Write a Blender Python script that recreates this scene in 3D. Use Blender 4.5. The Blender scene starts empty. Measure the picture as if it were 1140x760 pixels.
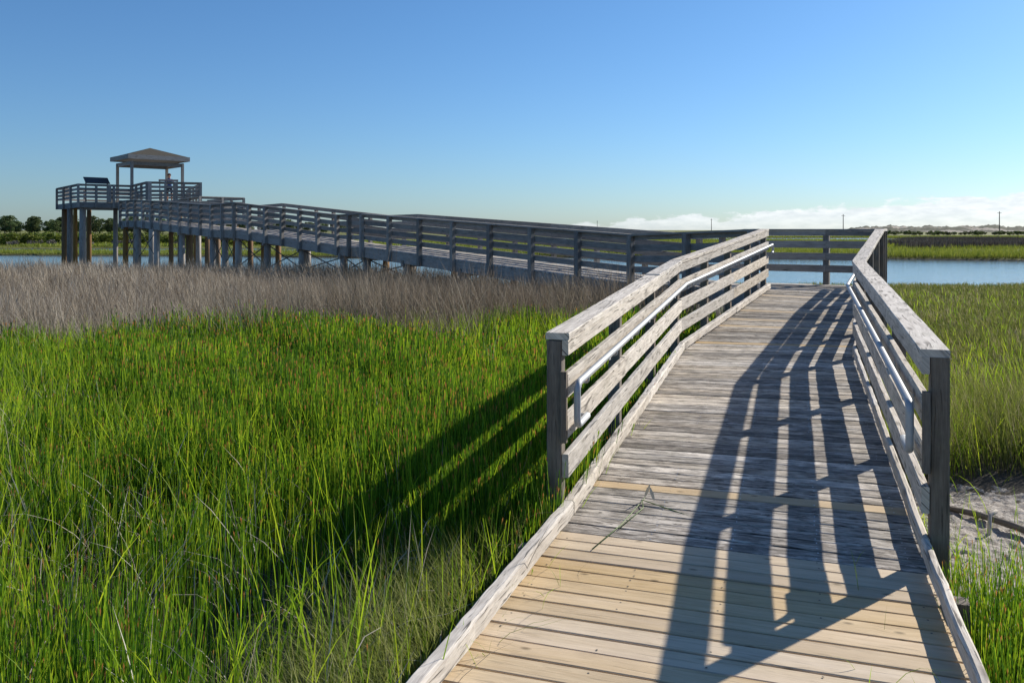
import bpy, bmesh, math, random
import numpy as np
from mathutils import Vector, noise as mnoise

random.seed(7)
RNG = np.random.default_rng(11)
scene = bpy.context.scene
COL = scene.collection
EYE = 2.18                      # eye height over the water level
SUN_AZ, SUN_EL = 52.0, 28.5     # clockwise from +Y, above horizon


# ------------------------------------------------------------------ tagging
def tag(o, label=None, cat=None, group=None, kind=None):
    if label: o['label'] = label
    if cat: o['category'] = cat
    if group: o['group'] = group
    if kind: o['kind'] = kind
    return o

def empty(name, loc=(0, 0, 0), rz=0.0):
    o = bpy.data.objects.new(name, None)
    COL.objects.link(o)
    o.location = loc
    o.rotation_euler = (0, 0, rz)
    o.empty_display_size = 0.2
    return o


# ------------------------------------------------------------------ mesh builder
class MB:
    def __init__(self):
        self.v, self.f, self.uv, self.r, self.m = [], [], [], [], []

    def face(self, idx, uvs=None, mat=0):
        self.f.append(tuple(idx))
        self.uv.append(uvs or [(self.v[i][0], self.v[i][1]) for i in idx])
        self.m.append(mat)

    def board(self, p0, p1, w, t, up=(0, 0, 1), c=0.0, seg=1, jit=0.0, rnd=None,
              k0=0.0, k1=0.0, mat=0, w1=None):
        """plank from p0 to p1, w wide across, t thick along 'up'; k = end shear for mitres"""
        p0, p1 = Vector(p0), Vector(p1)
        d = p1 - p0
        L = d.length
        if L < 1e-5: return
        d /= L
        side = d.cross(Vector(up)).normalized()
        u2 = side.cross(d).normalized()
        if rnd is None: rnd = random.random()
        base = len(self.v)
        ru, rv = random.uniform(0, 40), random.uniform(0, 40)
        n = 8 if c > 0 else 4
        for i in range(seg + 1):
            q = i / seg
            ww = w if w1 is None else w + (w1 - w) * q
            a, b = ww / 2, t / 2
            if c > 0:
                prof = [(-a + c, -b), (a - c, -b), (a, -b + c), (a, b - c), (a - c, b), (-a + c, b), (-a, b - c), (-a, -b + c)]
            else:
                prof = [(-a, -b), (a, -b), (a, b), (-a, b)]
            js = random.uniform(-jit, jit) if seg > 1 else 0
            ju = random.uniform(-jit, jit) * .5 if seg > 1 else 0
            k = k0 + (k1 - k0) * q
            for (x, y) in prof:
                self.v.append(p0 + d * (L * q + k * x) + side * (x + js) + u2 * (y + ju))
                self.r.append(rnd)
        pr = [0.0]
        for j in range(n):
            x0, y0 = prof[j]; x1, y1 = prof[(j + 1) % n]
            pr.append(pr[-1] + math.hypot(x1 - x0, y1 - y0))
        for i in range(seg):
            u0, u1 = ru + L * i / seg, ru + L * (i + 1) / seg
            for j in range(n):
                a0 = base + i * n + j; a1 = base + i * n + (j + 1) % n
                self.face((a0, a1, a1 + n, a0 + n),
                          [(u0, rv + pr[j]), (u0, rv + pr[j + 1]), (u1, rv + pr[j + 1]), (u1, rv + pr[j])], mat)
        cu = [(ru + 9 + x * .3, rv + y + x) for (x, y) in prof]
        self.face([base + j for j in reversed(range(n))], [cu[j] for j in reversed(range(n))], mat)
        e = base + seg * n
        self.face([e + j for j in range(n)], cu, mat)

    def tube(self, pts, r, n=8, mat=0, rnd=None, cap=True):
        """pipe through points; r float or list"""
        pts = [Vector(p) for p in pts]
        rs = r if isinstance(r, (list, tuple)) else [r] * len(pts)
        if rnd is None: rnd = random.random()
        base = len(self.v)
        ru, rv = random.uniform(0, 40), random.uniform(0, 40)
        prev = None
        Ls = 0.0
        us = []
        for i, p in enumerate(pts):
            if i == 0: d = pts[1] - pts[0]
            elif i == len(pts) - 1: d = pts[-1] - pts[-2]
            else: d = (pts[i + 1] - p).normalized() + (p - pts[i - 1]).normalized()
            d.normalize()
            if prev is None:
                ref = Vector((0, 0, 1)) if abs(d.z) < .9 else Vector((1, 0, 0))
                a = d.cross(ref).normalized()
            else:
                a = (prev - d * prev.dot(d)).normalized()
            prev = a
            b = d.cross(a)
            if i: Ls += (p - pts[i - 1]).length
            us.append(ru + Ls)
            for j in range(n):
                th = 2 * math.pi * j / n
                self.v.append(p + (a * math.cos(th) + b * math.sin(th)) * rs[i])
                self.r.append(rnd)
        for i in range(len(pts) - 1):
            for j in range(n):
                a0 = base + i * n + j; a1 = base + i * n + (j + 1) % n
                v0, v1 = rv + j / n * 6.28 * rs[0], rv + (j + 1) / n * 6.28 * rs[0]
                self.face((a0, a1, a1 + n, a0 + n), [(us[i], v0), (us[i], v1), (us[i + 1], v1), (us[i + 1], v0)], mat)
        if cap:
            self.face([base + j for j in reversed(range(n))], None, mat)
            e = base + (len(pts) - 1) * n
            self.face([e + j for j in range(n)], None, mat)

    def build(self, name, mats, parent=None, smooth=False):
        me = bpy.data.meshes.new(name)
        me.from_pydata([tuple(p) for p in self.v], [], self.f)
        uvl = me.uv_layers.new(name='UVMap')
        flat = []
        for u in self.uv:
            for a in u: flat += [a[0], a[1]]
        uvl.data.foreach_set('uv', flat)
        at = me.attributes.new('rnd', 'FLOAT', 'POINT')
        at.data.foreach_set('value', [float(x) for x in self.r])
        if not isinstance(mats, (list, tuple)): mats = [mats]
        for m in mats: me.materials.append(m)
        me.polygons.foreach_set('material_index', self.m)
        me.polygons.foreach_set('use_smooth', [smooth] * len(self.f))
        me.update()
        o = bpy.data.objects.new(name, me)
        COL.objects.link(o)
        if parent is not None:
            o.parent = parent
            me.transform(parent_world(parent).inverted())
        return o


def parent_world(o):
    """world matrix of a thing whose parts are given in world coordinates (only empties are moved)"""
    from mathutils import Matrix
    M = Matrix.Identity(4)
    while o is not None:
        M = (Matrix.Translation(o.location) @ o.rotation_euler.to_matrix().to_4x4()) @ M
        o = o.parent
    return M


# ------------------------------------------------------------------ material helpers
class NT:
    def __init__(self, name):
        self.mat = bpy.data.materials.new(name)
        self.mat.use_nodes = True
        self.t = self.mat.node_tree
        self.t.nodes.clear()
        self.out = self.t.nodes.new('ShaderNodeOutputMaterial')

    def n(self, typ, **kw):
        nd = self.t.nodes.new(typ)
        for k, v in kw.items():
            if k.startswith('i_'):
                key = k[2:]
                key = int(key) if key.isdigit() else key.replace('_', ' ')
                self.set(nd, key, v)
            else:
                setattr(nd, k, v)
        return nd

    def set(self, nd, key, v):
        s = nd.inputs[key]
        if isinstance(v, bpy.types.NodeSocket): self.t.links.new(v, s)
        else: s.default_value = v

    def math(self, op, a, b=None, c=None, clamp=False):
        nd = self.t.nodes.new('ShaderNodeMath'); nd.operation = op; nd.use_clamp = clamp
        self.set(nd, 0, a)
        if b is not None: self.set(nd, 1, b)
        if c is not None: self.set(nd, 2, c)
        return nd.outputs[0]

    def mix(self, f, a, b, blend='MIX'):
        nd = self.t.nodes.new('ShaderNodeMix'); nd.data_type = 'RGBA'; nd.blend_type = blend
        nd.clamp_factor = True
        def c4(x): return x if isinstance(x, bpy.types.NodeSocket) else (tuple(x) + (1.0,))[:4]
        self.set(nd, 0, f); self.set(nd, 6, c4(a)); self.set(nd, 7, c4(b))
        return nd.outputs[2]

    def ramp(self, f, stops, interp='LINEAR'):
        nd = self.t.nodes.new('ShaderNodeValToRGB')
        cr = nd.color_ramp; cr.interpolation = interp
        while len(cr.elements) < len(stops): cr.elements.new(0.5)
        for e, (p, c) in zip(cr.elements, stops):
            e.position = p
            e.color = (c, c, c, 1) if isinstance(c, (int, float)) else tuple(c) + (1,)
        self.set(nd, 0, f)
        return nd.outputs[0]

    def noise(self, vec, scale, detail=4, rough=.55, dist=0.0):
        nd = self.n('ShaderNodeTexNoise')
        nd.inputs['Scale'].default_value = scale
        nd.inputs['Detail'].default_value = detail
        nd.inputs['Roughness'].default_value = rough
        nd.inputs['Distortion'].default_value = dist
        if vec is not None: self.t.links.new(vec, nd.inputs['Vector'])
        return nd.outputs['Fac']

    def attr(self, name):
        nd = self.n('ShaderNodeAttribute'); nd.attribute_name = name
        return nd.outputs['Fac']

    def comb(self, x, y, z):
        nd = self.n('ShaderNodeCombineXYZ')
        self.set(nd, 0, x); self.set(nd, 1, y); self.set(nd, 2, z)
        return nd.outputs[0]

    def sep(self, v):
        nd = self.n('ShaderNodeSeparateXYZ'); self.set(nd, 0, v)
        return nd.outputs

    def principled(self, color, rough=.8, spec=.3, metal=0.0, bump=None, bstr=.3, bdist=.01):
        p = self.n('ShaderNodeBsdfPrincipled')
        self.set(p, 'Base Color', color if isinstance(color, bpy.types.NodeSocket) else tuple(color) + (1,))
        self.set(p, 'Roughness', rough)
        self.set(p, 'Specular IOR Level', spec)
        self.set(p, 'Metallic', metal)
        if bump is not None:
            b = self.n('ShaderNodeBump')
            self.set(b, 'Strength', bstr); self.set(b, 'Distance', bdist); self.set(b, 'Height', bump)
            self.t.links.new(b.outputs[0], p.inputs['Normal'])
        self.t.links.new(p.outputs[0], self.out.inputs[0])
        return p


def wood(name, light, dark, crack=.35, stain=.5, vary=.5, lichen=0.0, knots=.5, warm=None, bstr=.5, rough=.85, wear=False, satv=.55, kscale=(1.7, 6.0)):
    m = NT(name)
    uv = m.n('ShaderNodeUVMap').outputs[0]
    r = m.attr('rnd')
    s = m.sep(uv)
    rz = m.math('MULTIPLY', r, 57.3)
    def v(a, b): return m.comb(m.math('MULTIPLY', s[0], a), m.math('MULTIPLY', s[1], b), rz)
    # knots bend the grain round them
    vor = m.n('ShaderNodeTexVoronoi', voronoi_dimensions='2D'); vor.inputs['Scale'].default_value = 1.0
    m.t.links.new(v(*kscale), vor.inputs['Vector'])
    kd = vor.outputs['Distance']
    kn = m.math('MULTIPLY', m.ramp(kd, [(.04, 1.0), (.13, 0.0)]), m.math('GREATER_THAN', m.sep(vor.outputs['Color'])[0], 1 - knots))
    kw = m.math('MULTIPLY', m.ramp(kd, [(.0, 1.0), (.45, 0.0)]), m.math('GREATER_THAN', m.sep(vor.outputs['Color'])[0], 1 - knots))
    vv = m.math('ADD', s[1], m.math('MULTIPLY', kw, .028))
    def vk(a, b): return m.comb(m.math('MULTIPLY', s[0], a), m.math('MULTIPLY', vv, b), rz)
    fine = m.noise(vk(9, 190), 1, 6, .68, .25)
    broad = m.noise(vk(2.4, 40), 1, 5, .62, .6)
    blot = m.noise(v(4.0, 10), 1, 6, .65)
    ck = m.noise(vk(4.2, 75), 1, 3, .5, .5)
    crackm = m.ramp(ck, [(.60, 0.0), (.66, 1.0)])
    g = m.math('ADD', m.math('MULTIPLY', fine, .5), m.math('MULTIPLY', broad, .5))
    if wear == 'light':
        strip = m.noise(vk(4.2, 36), 1, 6, .64, 1.0)
        g = m.math('ADD', m.math('MULTIPLY', g, .55), m.math('MULTIPLY', strip, .45))
        col = m.mix(m.ramp(g, [(.38, 0.0), (.56, 1.0)]), dark, light)
        sp2 = m.ramp(m.noise(vk(4.5, 95), 1, 3, .6, .5), [(.66, 0.0), (.70, 1.0)])
        col = m.mix(m.math('MULTIPLY', sp2, .75), col, tuple(x * .3 for x in dark))
    elif wear:
        # weathered strips, split and silvered along the grain
        strip = m.noise(vk(6.0, 30), 1, 6, .66, 1.2)
        g = m.math('ADD', m.math('MULTIPLY', g, .45), m.math('MULTIPLY', strip, .55))
        tone = m.math('MULTIPLY', m.math('SUBTRACT', m.math('FRACT', m.math('MULTIPLY', r, 3.77)), .5), .16)
        gg = m.math('ADD', g, tone)
        col = m.mix(m.ramp(gg, [(.41, 0.0), (.56, 1.0)]), dark, light)
        sp2 = m.ramp(m.noise(vk(6.5, 46), 1, 4, .62, .8), [(.58, 0.0), (.63, 1.0)])
        col = m.mix(m.math('MULTIPLY', sp2, .85), col, tuple(x * .25 for x in dark))
    else:
        col = m.mix(m.ramp(g, [(.34, 0.0), (.64, 1.0)]), dark, light)
    if warm is not None:
        col = m.mix(m.ramp(m.noise(v(.5, 9), 1, 3), [(.42, 0.0), (.75, .75)]), col, warm)
    col = m.mix(m.math('MULTIPLY', m.ramp(blot, [(.46, 0.0), (.72, 1.0)]), stain), col, tuple(x * .45 for x in dark))
    col = m.mix(m.math('MULTIPLY', crackm, crack), col, tuple(x * .16 for x in dark))
    col = m.mix(m.math('MULTIPLY', kn, .75), col, tuple(x * .35 for x in dark))
    if lichen > 0:
        tc = m.n('ShaderNodeTexCoord').outputs['Object']
        lm = m.math('MULTIPLY', m.ramp(m.noise(tc, 5.0, 8, .7), [(.55, 0.0), (.68, 1.0)]), lichen)
        col = m.mix(lm, col, (.30, .30, .19))
    hv = m.n('ShaderNodeHueSaturation')
    m.set(hv, 'Color', col)
    m.set(hv, 'Value', m.math('ADD', 1 - vary * .5, m.math('MULTIPLY', r, vary)))
    m.set(hv, 'Saturation', m.math('ADD', 1.02 - satv * .5, m.math('MULTIPLY', m.math('FRACT', m.math('MULTIPLY', r, 7.31)), satv)))
    h = m.math('SUBTRACT', m.math('MULTIPLY', g, 1.0), m.math('MULTIPLY', crackm, .8))
    m.principled(hv.outputs[0], rough=rough, spec=.25, bump=h, bstr=bstr, bdist=.004)
    return m.mat


M_RAIL = wood('sunbleached_timber', (.68, .62, .54), (.40, .35, .295), crack=.8, stain=.5, vary=.28, lichen=.22, knots=.5, wear='light')
M_POST = wood('post_timber', (.25, .215, .18), (.11, .094, .078), crack=.6, stain=.4, vary=.3, lichen=.15, knots=.35)
M_DECK = wood('old_deck_planks', (.58, .525, .455), (.19, .163, .137), crack=.95, stain=.85, vary=.6, lichen=.12, knots=.3, wear='heavy')
M_NEW = wood('new_deck_planks', (.62, .485, .31), (.43, .315, .185), crack=.22, stain=.22, vary=.26, knots=.14, satv=.42, kscale=(4.5, 8.5),
             warm=(.62, .49, .35), bstr=.25, rough=.7)
M_WALK = wood('grey_walkway_timber', (.36, .34, .31), (.185, .17, .155), crack=.35, stain=.4, vary=.5, lichen=.1, knots=.2)
M_WDECK = wood('walkway_planks', (.50, .46, .41), (.30, .27, .235), crack=.3, stain=.4, vary=.5, knots=.2)
M_PILE = wood('pile_timber', (.43, .39, .35), (.25, .21, .175), crack=.4, stain=.5, vary=.5, knots=.1)
M_PILEB = wood('brown_pile_timber', (.33, .20, .10), (.165, .095, .05), crack=.4, stain=.3, vary=.5, knots=.1)

def simple(name, color, rough=.6, metal=0.0, spec=.4, nscale=None, namp=.25, bump=0):
    m = NT(name)
    col = color
    b = None
    if nscale:
        tc = m.n('ShaderNodeTexCoord').outputs['Object']
        nf = m.noise(tc, nscale, 5, .6)
        col = m.mix(nf, tuple(x * (1 - namp) for x in color), tuple(min(1, x * (1 + namp)) for x in color))
        if bump: b = nf
    m.principled(col, rough, spec, metal, bump=b, bstr=bump or .1)
    return m.mat

M_STEEL = simple('galvanised_steel', (.40, .42, .44), .58, .4, .5, 38, .16, .04)
M_SCREW = simple('screw_steel', (.72, .73, .75), .3, 1.0, .5, 30, .1)
M_IRON = simple('dark_brace_rod', (.09, .085, .08), .7, .2, .3, 20, .3)
M_SHINGLE = simple('roof_shingles', (.075, .069, .057), .95, 0, .1, 9, .35)
M_PANEL = simple('panel_board', (.055, .055, .06), .55, 0, .4, 6, .2)
SKY_STR, SUN_STR, EXPO = .083, 5.0, .45
AIR, DUST, OZONE, CLOUD = 1.0, .35, 2.0, 8.4
def SKYTINT(k, c):
    """clear maritime air: deeper blue aloft, a pale band low down"""
    s = k.sep(k.n('ShaderNodeTexCoord').outputs['Generated'])
    t = k.mix(1.0, c, (.50, .785, 1.08), 'MULTIPLY')
    low = k.ramp(s[2], [(0.0, .75), (.10, .30), (.24, 0.0)])
    pale = k.mix(1.0, c, (.57, .725, 1.04), 'MULTIPLY')
    return k.mix(low, t, pale)
# ------------------------------------------------------------------ railing kit
BOARDS = [(.240, .378), (.475, .613), (.708, .848), (.947, 1.036)]   # three rail planks and the ledger under the cap
CAP_Z = 1.06

def V2(p): return Vector((p[0], p[1], 0))

def mitre_dirs(pts):
    """for each polyline vertex: (right-hand mitre vector scaled so that 1 = unit offset)"""
    res = []
    n = len(pts)
    for i in range(n):
        ds = []
        if i > 0: ds.append((V2(pts[i]) - V2(pts[i - 1])).normalized())
        if i < n - 1: ds.append((V2(pts[i + 1]) - V2(pts[i])).normalized())
        rs = [Vector((d.y, -d.x, 0)) for d in ds]
        if len(rs) == 1: res.append(rs[0])
        else:
            m = (rs[0] + rs[1])
            m.normalize()
            res.append(m / max(.35, m.dot(rs[0])))
    return res

def offset_line(pts, off):
    ms = mitre_dirs(pts)
    return [Vector(p) + m * off for p, m in zip(pts, ms)]

def railing(thing, pts, out, spans, mats, near=True, post=.089, drop=.32, toe=True, joint=2, name='railing', label=None,
            startpost=True, endpost=True, deep=None):
    """pts: deck-level points of the inner face line; out=+1: posts stand to the right of travel, -1: to the left.
    spans[i] = number of post bays on segment i"""
    m_board, m_post, m_cap = mats
    ch = .004 if near else 0.0
    mb = MB(); cap = MB()
    ms = mitre_dirs(pts)
    nseg = len(pts) - 1
    def run(builder, off, z0, z1, thick, seg_i, w_is_vert=True, split=True, dz=0.0):
        a, b = Vector(pts[seg_i]) + ms[seg_i] * (out * off), Vector(pts[seg_i + 1]) + ms[seg_i + 1] * (out * off)
        zc = (z0 + z1) / 2 + dz
        a.z += zc; b.z += zc
        d = (b - a).normalized()
        dh = Vector((d.x, d.y, 0)).normalized()
        sd = Vector((dh.y, -dh.x, 0))
        k0 = ms[seg_i].dot(dh) / ms[seg_i].dot(sd)
        k1 = ms[seg_i + 1].dot(dh) / ms[seg_i + 1].dot(sd)
        nb = spans[seg_i]
        cuts = [0.0]
        if split and nb > joint:
            j = joint if random.random() < .6 else max(1, joint - 1)
            while j < nb:
                cuts.append(j / nb); j += joint
        cuts.append(1.0)
        for q in range(len(cuts) - 1):
            s0 = a.lerp(b, cuts[q]) + d * .0015
            s1 = a.lerp(b, cuts[q + 1]) - d * .0015
            if near:
                jz = random.uniform(-.006, .006)
                s0 = s0 + Vector((0, 0, jz)); s1 = s1 + Vector((0, 0, random.uniform(-.006, .006)))
            kk0 = k0 if q == 0 else 0
            kk1 = k1 if q == len(cuts) - 2 else 0
            w, t = (thick, z1 - z0)
            builder.board(s0, s1, w, t, c=ch, seg=(8 if near else 1), jit=(.0018 if near else 0), k0=kk0, k1=kk1)
    for i in range(nseg):
        for (z0, z1) in BOARDS:
            run(mb, .019, z0, z1, .038, i)
        run(cap, .0635, CAP_Z - .022, CAP_Z + .018, .142, i)
    rail = mb.build(name, m_board, thing)
    if label: rail['label'] = label
    cap.build('cap_rail', m_cap, rail)
    nl = []
    # posts
    done = 0
    for i in range(nseg):
        nb = spans[i]
        for j in range(nb + 1):
            if j == nb and i < nseg - 1: continue
            if i == 0 and j == 0 and not startpost: continue
            if i == nseg - 1 and j == nb and not endpost: continue
            q = j / nb
            off = .040 + post / 2
            a = Vector(pts[i]) + ms[i] * (out * off); b = Vector(pts[i + 1]) + ms[i + 1] * (out * off)
            d = (b - a); d.z = 0; d.normalize()
            p = a.lerp(b, q)
            if i == 0 and j == 0: p += d * (post / 2)
            if i == nseg - 1 and j == nb: p -= d * (post / 2)
            pm = MB()
            dr = drop if deep is None else p.z - deep
            lean = Vector((random.uniform(-.006, .006), random.uniform(-.006, .006), 0)) if near else Vector((0, 0, 0))
            pm.board(p + Vector((0, 0, -dr)), p + lean + Vector((0, 0, CAP_Z - .024)), post, post, up=d, c=(.006 if near else 0),
                     seg=1)
            pm.build('post', m_post, rail)
            done += 1
            if near:
                nn = mitre_dirs(pts)[i] * (-out)
                pf = p + nn.normalized() * (off + .0008)
                for (z0, z1) in BOARDS:
                    for zz in (z0 + .03, z1 - .03):
                        nl.append((pf + d * random.uniform(-.02, .02) + Vector((0, 0, zz + random.uniform(-.008, .008))), d, nn.normalized()))
    if nl:
        nm = MB()
        for (p, d, nn) in nl:
            b0 = len(nm.v); u = nn.cross(d)
            for k in range(6):
                th = k * math.pi / 3
                nm.v.append(p + d * (.0055 * math.cos(th)) + u * (.0055 * math.sin(th))); nm.r.append(.5)
            nm.face([b0 + k for k in range(6)])
        tag(nm.build('nail_heads', M_IRON, rail), kind='stuff')
    return rail

def kerb(thing, pts, side, mat, w=.089, z0=.030, z1=.118, split=2.6):
    """timber kerb on low blocks; pts = its inner face; side +1 = body lies right of travel"""
    mb = MB()
    ms = mitre_dirs(pts)
    blocks = []
    for i in range(len(pts) - 1):
        a = Vector(pts[i]) + ms[i] * (side * w / 2); b = Vector(pts[i + 1]) + ms[i + 1] * (side * w / 2)
        L = (b - a).length
        n = max(1, round(L / split))
        d = (b - a).normalized()
        dh = Vector((d.x, d.y, 0)).normalized(); sd = Vector((dh.y, -dh.x, 0))
        for q in range(n):
            s0 = a.lerp(b, q / n) + d * .003; s1 = a.lerp(b, (q + 1) / n) - d * .003
            z = Vector((0, 0, (z0 + z1) / 2))
            mb.board(s0 + z, s1 + z, w, z1 - z0, c=.010, seg=26, jit=.003,
                     k0=(ms[i].dot(dh) / ms[i].dot(sd)) if q == 0 else 0,
                     k1=(ms[i + 1].dot(dh) / ms[i + 1].dot(sd)) if q == n - 1 else 0)
        m = max(2, int(L / 1.15))
        for q in range(m):
            c = a.lerp(b, (q + .5) / m) + sd * side * .03
            bl = MB(); blocks.append(bl)
            bl.board(c - d * .1 + Vector((0, 0, z0 / 2)), c + d * .1 + Vector((0, 0, z0 / 2)), w * .9, z0 - .004, c=.004)
    k = mb.build('kerb_timber', mat, thing)
    for bl in blocks: bl.build('spacer_block', M_POST, k)
    return k

def deck_lerp(mb, la, ra, lb, rb, pitch, over=.0, gap=.008, t=.036, c=.0035, special=None, seg=6, jit=.0012, screws=None, skip0=0.0, mat=0):
    la, ra, lb, rb = map(Vector, (la, ra, lb, rb))
    L = ((lb - la).length + (rb - ra).length) / 2
    n = max(1, round(L / pitch))
    w = L / n
    for i in range(n):
        q = (i + .5) / n
        a = la.lerp(lb, q); b = ra.lerp(rb, q)
        d = (b - a).normalized()
        up = (lb - la).normalized().cross(-d).normalized()
        if up.z < 0: up = -up
        a2 = a - d * (over + random.uniform(-.006, .010)); b2 = b + d * (over + random.uniform(-.006, .010))
        zoff = -t / 2 + random.uniform(-.0022, .0022)
        sp = special(i) if special else None
        mb.board(a2 + up * zoff, b2 + up * (zoff + random.uniform(-.001, .001)), w - gap - random.uniform(0, .004), t, up=up, c=c, seg=seg, jit=jit,
                 mat=(sp[0] if sp else mat), rnd=(sp[1] if sp else None))
        if screws is not None:
            fw = (lb - la).normalized()
            for xq in (.035, .27, .5, .73, .965):
                for s in (-.28, .28):
                    if random.random() < .12: continue
                    p = a.lerp(b, xq) + fw * (s * w) + d * random.uniform(-.006, .006) + up * .0012
                    screws.append((p, d, fw, up))
    return n

def deck_poly(mb, poly, direction, pitch, z, t=.036, gap=.007, c=0.0, seg=1, jit=0, grow=.05):
    """fill a horizontal polygon with parallel planks"""
    d = Vector((direction[0], direction[1], 0)).normalized(); s = Vector((-d.y, d.x, 0))
    P = [(V2(p).dot(d), V2(p).dot(s)) for p in poly]
    lo, hi = min(p[1] for p in P) - grow, max(p[1] for p in P) + grow
    n = max(1, round((hi - lo) / pitch)); w = (hi - lo) / n
    for i in range(n):
        y = lo + (i + .5) * w
        yy = min(max(y, lo + grow + .01), hi - grow - .01)
        xs = []
        for k in range(len(P)):
            (x0, y0), (x1, y1) = P[k], P[(k + 1) % len(P)]
            if (y0 <= yy) != (y1 <= yy):
                xs.append(x0 + (x1 - x0) * (yy - y0) / (y1 - y0))
        xs.sort()
        for k in range(0, len(xs) - 1, 2):
            a = d * (xs[k] - grow) + s * y; b = d * (xs[k + 1] + grow) + s * y
            zz = z - t / 2 + random.uniform(-.002, .002)
            a.z = b.z = zz
            mb.board(a, b, w - gap, t, c=c, seg=seg, jit=jit)

def arc(p, q, r_from, r_to):
    return p

def bend(pts, r=.05, n=5):
    """round the inner corners of a pipe path"""
    pts = [Vector(p) for p in pts]
    out = [pts[0]]
    for i in range(1, len(pts) - 1):
        a, b, c = pts[i - 1], pts[i], pts[i + 1]
        d0 = (a - b); d1 = (c - b)
        rr = min(r, d0.length * .48, d1.length * .48)
        s = b + d0.normalized() * rr; e = b + d1.normalized() * rr
        for k in range(n + 1):
            q = k / n
            out.append(s * (1 - q) ** 2 + b * (2 * q * (1 - q)) + e * q * q)
    out.append(pts[-1])
    return out


# ------------------------------------------------------------------ the near boardwalk: level landing, ramp in two reaches
DIR = Vector((.3206, .9472, 0)); RT = Vector((.9472, -.3206, 0))
L0 = Vector((.325, 4.885, .50)); R0 = L0 + RT * 1.853
L1 = Vector((1.99, 9.90, .75)); R1 = Vector((3.84, 9.52, .76))
L2 = Vector((4.52, 14.87, 1.12)); RP = Vector((5.92, 13.75, 1.12)); R2 = Vector((6.90, 15.85, 1.12))
Q2 = Vector((4.75, 17.2, 1.12))
NEAR = [Vector(p) for p in ((2.66, 18.4, 1.01), (-4.71, 27.0, 1.63), (-5.92, 29.0, 1.63), (-10.84, 33.2, 2.19),
                            (-12.79, 36.2, 2.19), (-19.2, 43.2, 2.66), (-20.8, 45.0, 2.66))]

bw = empty('boardwalk', (1.2, 4.6, .15))
tag(bw, 'weathered grey timber boardwalk ramp with slatted railings and a pale new plank landing in front', 'boardwalk')

BACK = 7.2
Lb = L0 - DIR * BACK; Rb = R0 - DIR * BACK
Ls = L0 - DIR * .17; Rs = R0 - DIR * .17
new = MB()
screws = []; nails = []
deck_lerp(new, Lb, Rb, Ls, Rs, .128, over=.06, gap=.009, seg=8, jit=.001, screws=nails)
o = new.build('new_planking', M_NEW, bw)
o['label'] = 'pale tan new planks of the landing'
old = MB()
paleA = {6: (1, .5)}
deck_lerp(old, Ls, Rs, L1, R1, .128, over=.06, special=lambda i: paleA.get(i), screws=screws)
paleB = {4: (1, .25), 13: (1, .6), 17: (1, .3), 23: (1, .45), 35: (1, .7)}
deck_lerp(old, L1, R1, L2, RP, .128, over=.05, special=lambda i: paleB.get(i), screws=screws)
tri = MB()
deck_poly(old, [L2, RP, R2, Q2], (.9, -.43), .13, 1.12, c=.003, seg=4, jit=.001, grow=.05)
deck = old.build('old_planking', [M_DECK, M_NEW], bw)
deck['label'] = 'grey weathered planks of the ramp with a few pale replacements'
sm = MB()
for (p, d, fw, up) in screws:
    b0 = len(sm.v)
    for k in range(6):
        th = k * math.pi / 3
        sm.v.append(p + d * (.0042 * math.cos(th)) + fw * (.0042 * math.sin(th))); sm.r.append(.5)
    sm.face([b0 + k for k in range(6)])
so = sm.build('screw_heads', M_SCREW, deck)
tag(so, kind='stuff')

nm = MB()
for (p, d, fw, up) in nails:
    if random.random() < .35: continue
    b0 = len(nm.v)
    for k in range(6):
        th = k * math.pi / 3
        nm.v.append(p + d * (.005 * math.cos(th)) + fw * (.005 * math.sin(th))); nm.r.append(.5)
    nm.face([b0 + k for k in range(6)])
tag(nm.build('nail_heads', M_IRON, o), kind='stuff')
# stringers below the deck edge
st = MB()
for line, s in (([Lb, L0, L1, L2], -1), ([Rb, R0, R1, RP, R2], 1)):
    off = offset_line(line, s * .02)
    for i in range(len(off) - 1):
        z = Vector((0, 0, -.04 - .12))
        st.board(off[i] + z, off[i + 1] + z, .04, .235, c=.003)
st.build('stringer', M_POST, bw)

# kerbs (in front of the rails and on along the level landing)
kl = [Lb + RT * .035, L0 + RT * .035, L1 + Vector((.035, -.015, 0)), L2 + Vector((.035, -.015, 0))]
kr = [Rb - RT * .002, R0 - RT * .002, R1 - RT * .004, RP - RT * .006, R2 + Vector((-.03, .0, 0))]
kerb(bw, kl, -1, M_RAIL, w=.066)
kerb(bw, kr, 1, M_RAIL, w=.04)

mats_near = (M_RAIL, M_POST, M_RAIL)
lr = railing(bw, [L0, L1, L2], -1, [3, 4], mats_near, drop=.75, label='sunlit left railing')
rr = railing(bw, [R0, R1, RP, R2], 1, [3, 3, 2], mats_near, drop=.75, label='right railing with its inner side in shade')
# upright end blocks that stop the middle planks
for par, base, sd in ((lr, L0, -1), (rr, R0, 1)):
    eb = MB()
    p = base + RT * (sd * .020) - DIR * .021
    eb.board(p + Vector((0, 0, .455)), p + Vector((0, 0, .865)), .036, .038, up=DIR, c=.004)
    eb.build('end_block', M_POST, par)

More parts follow.
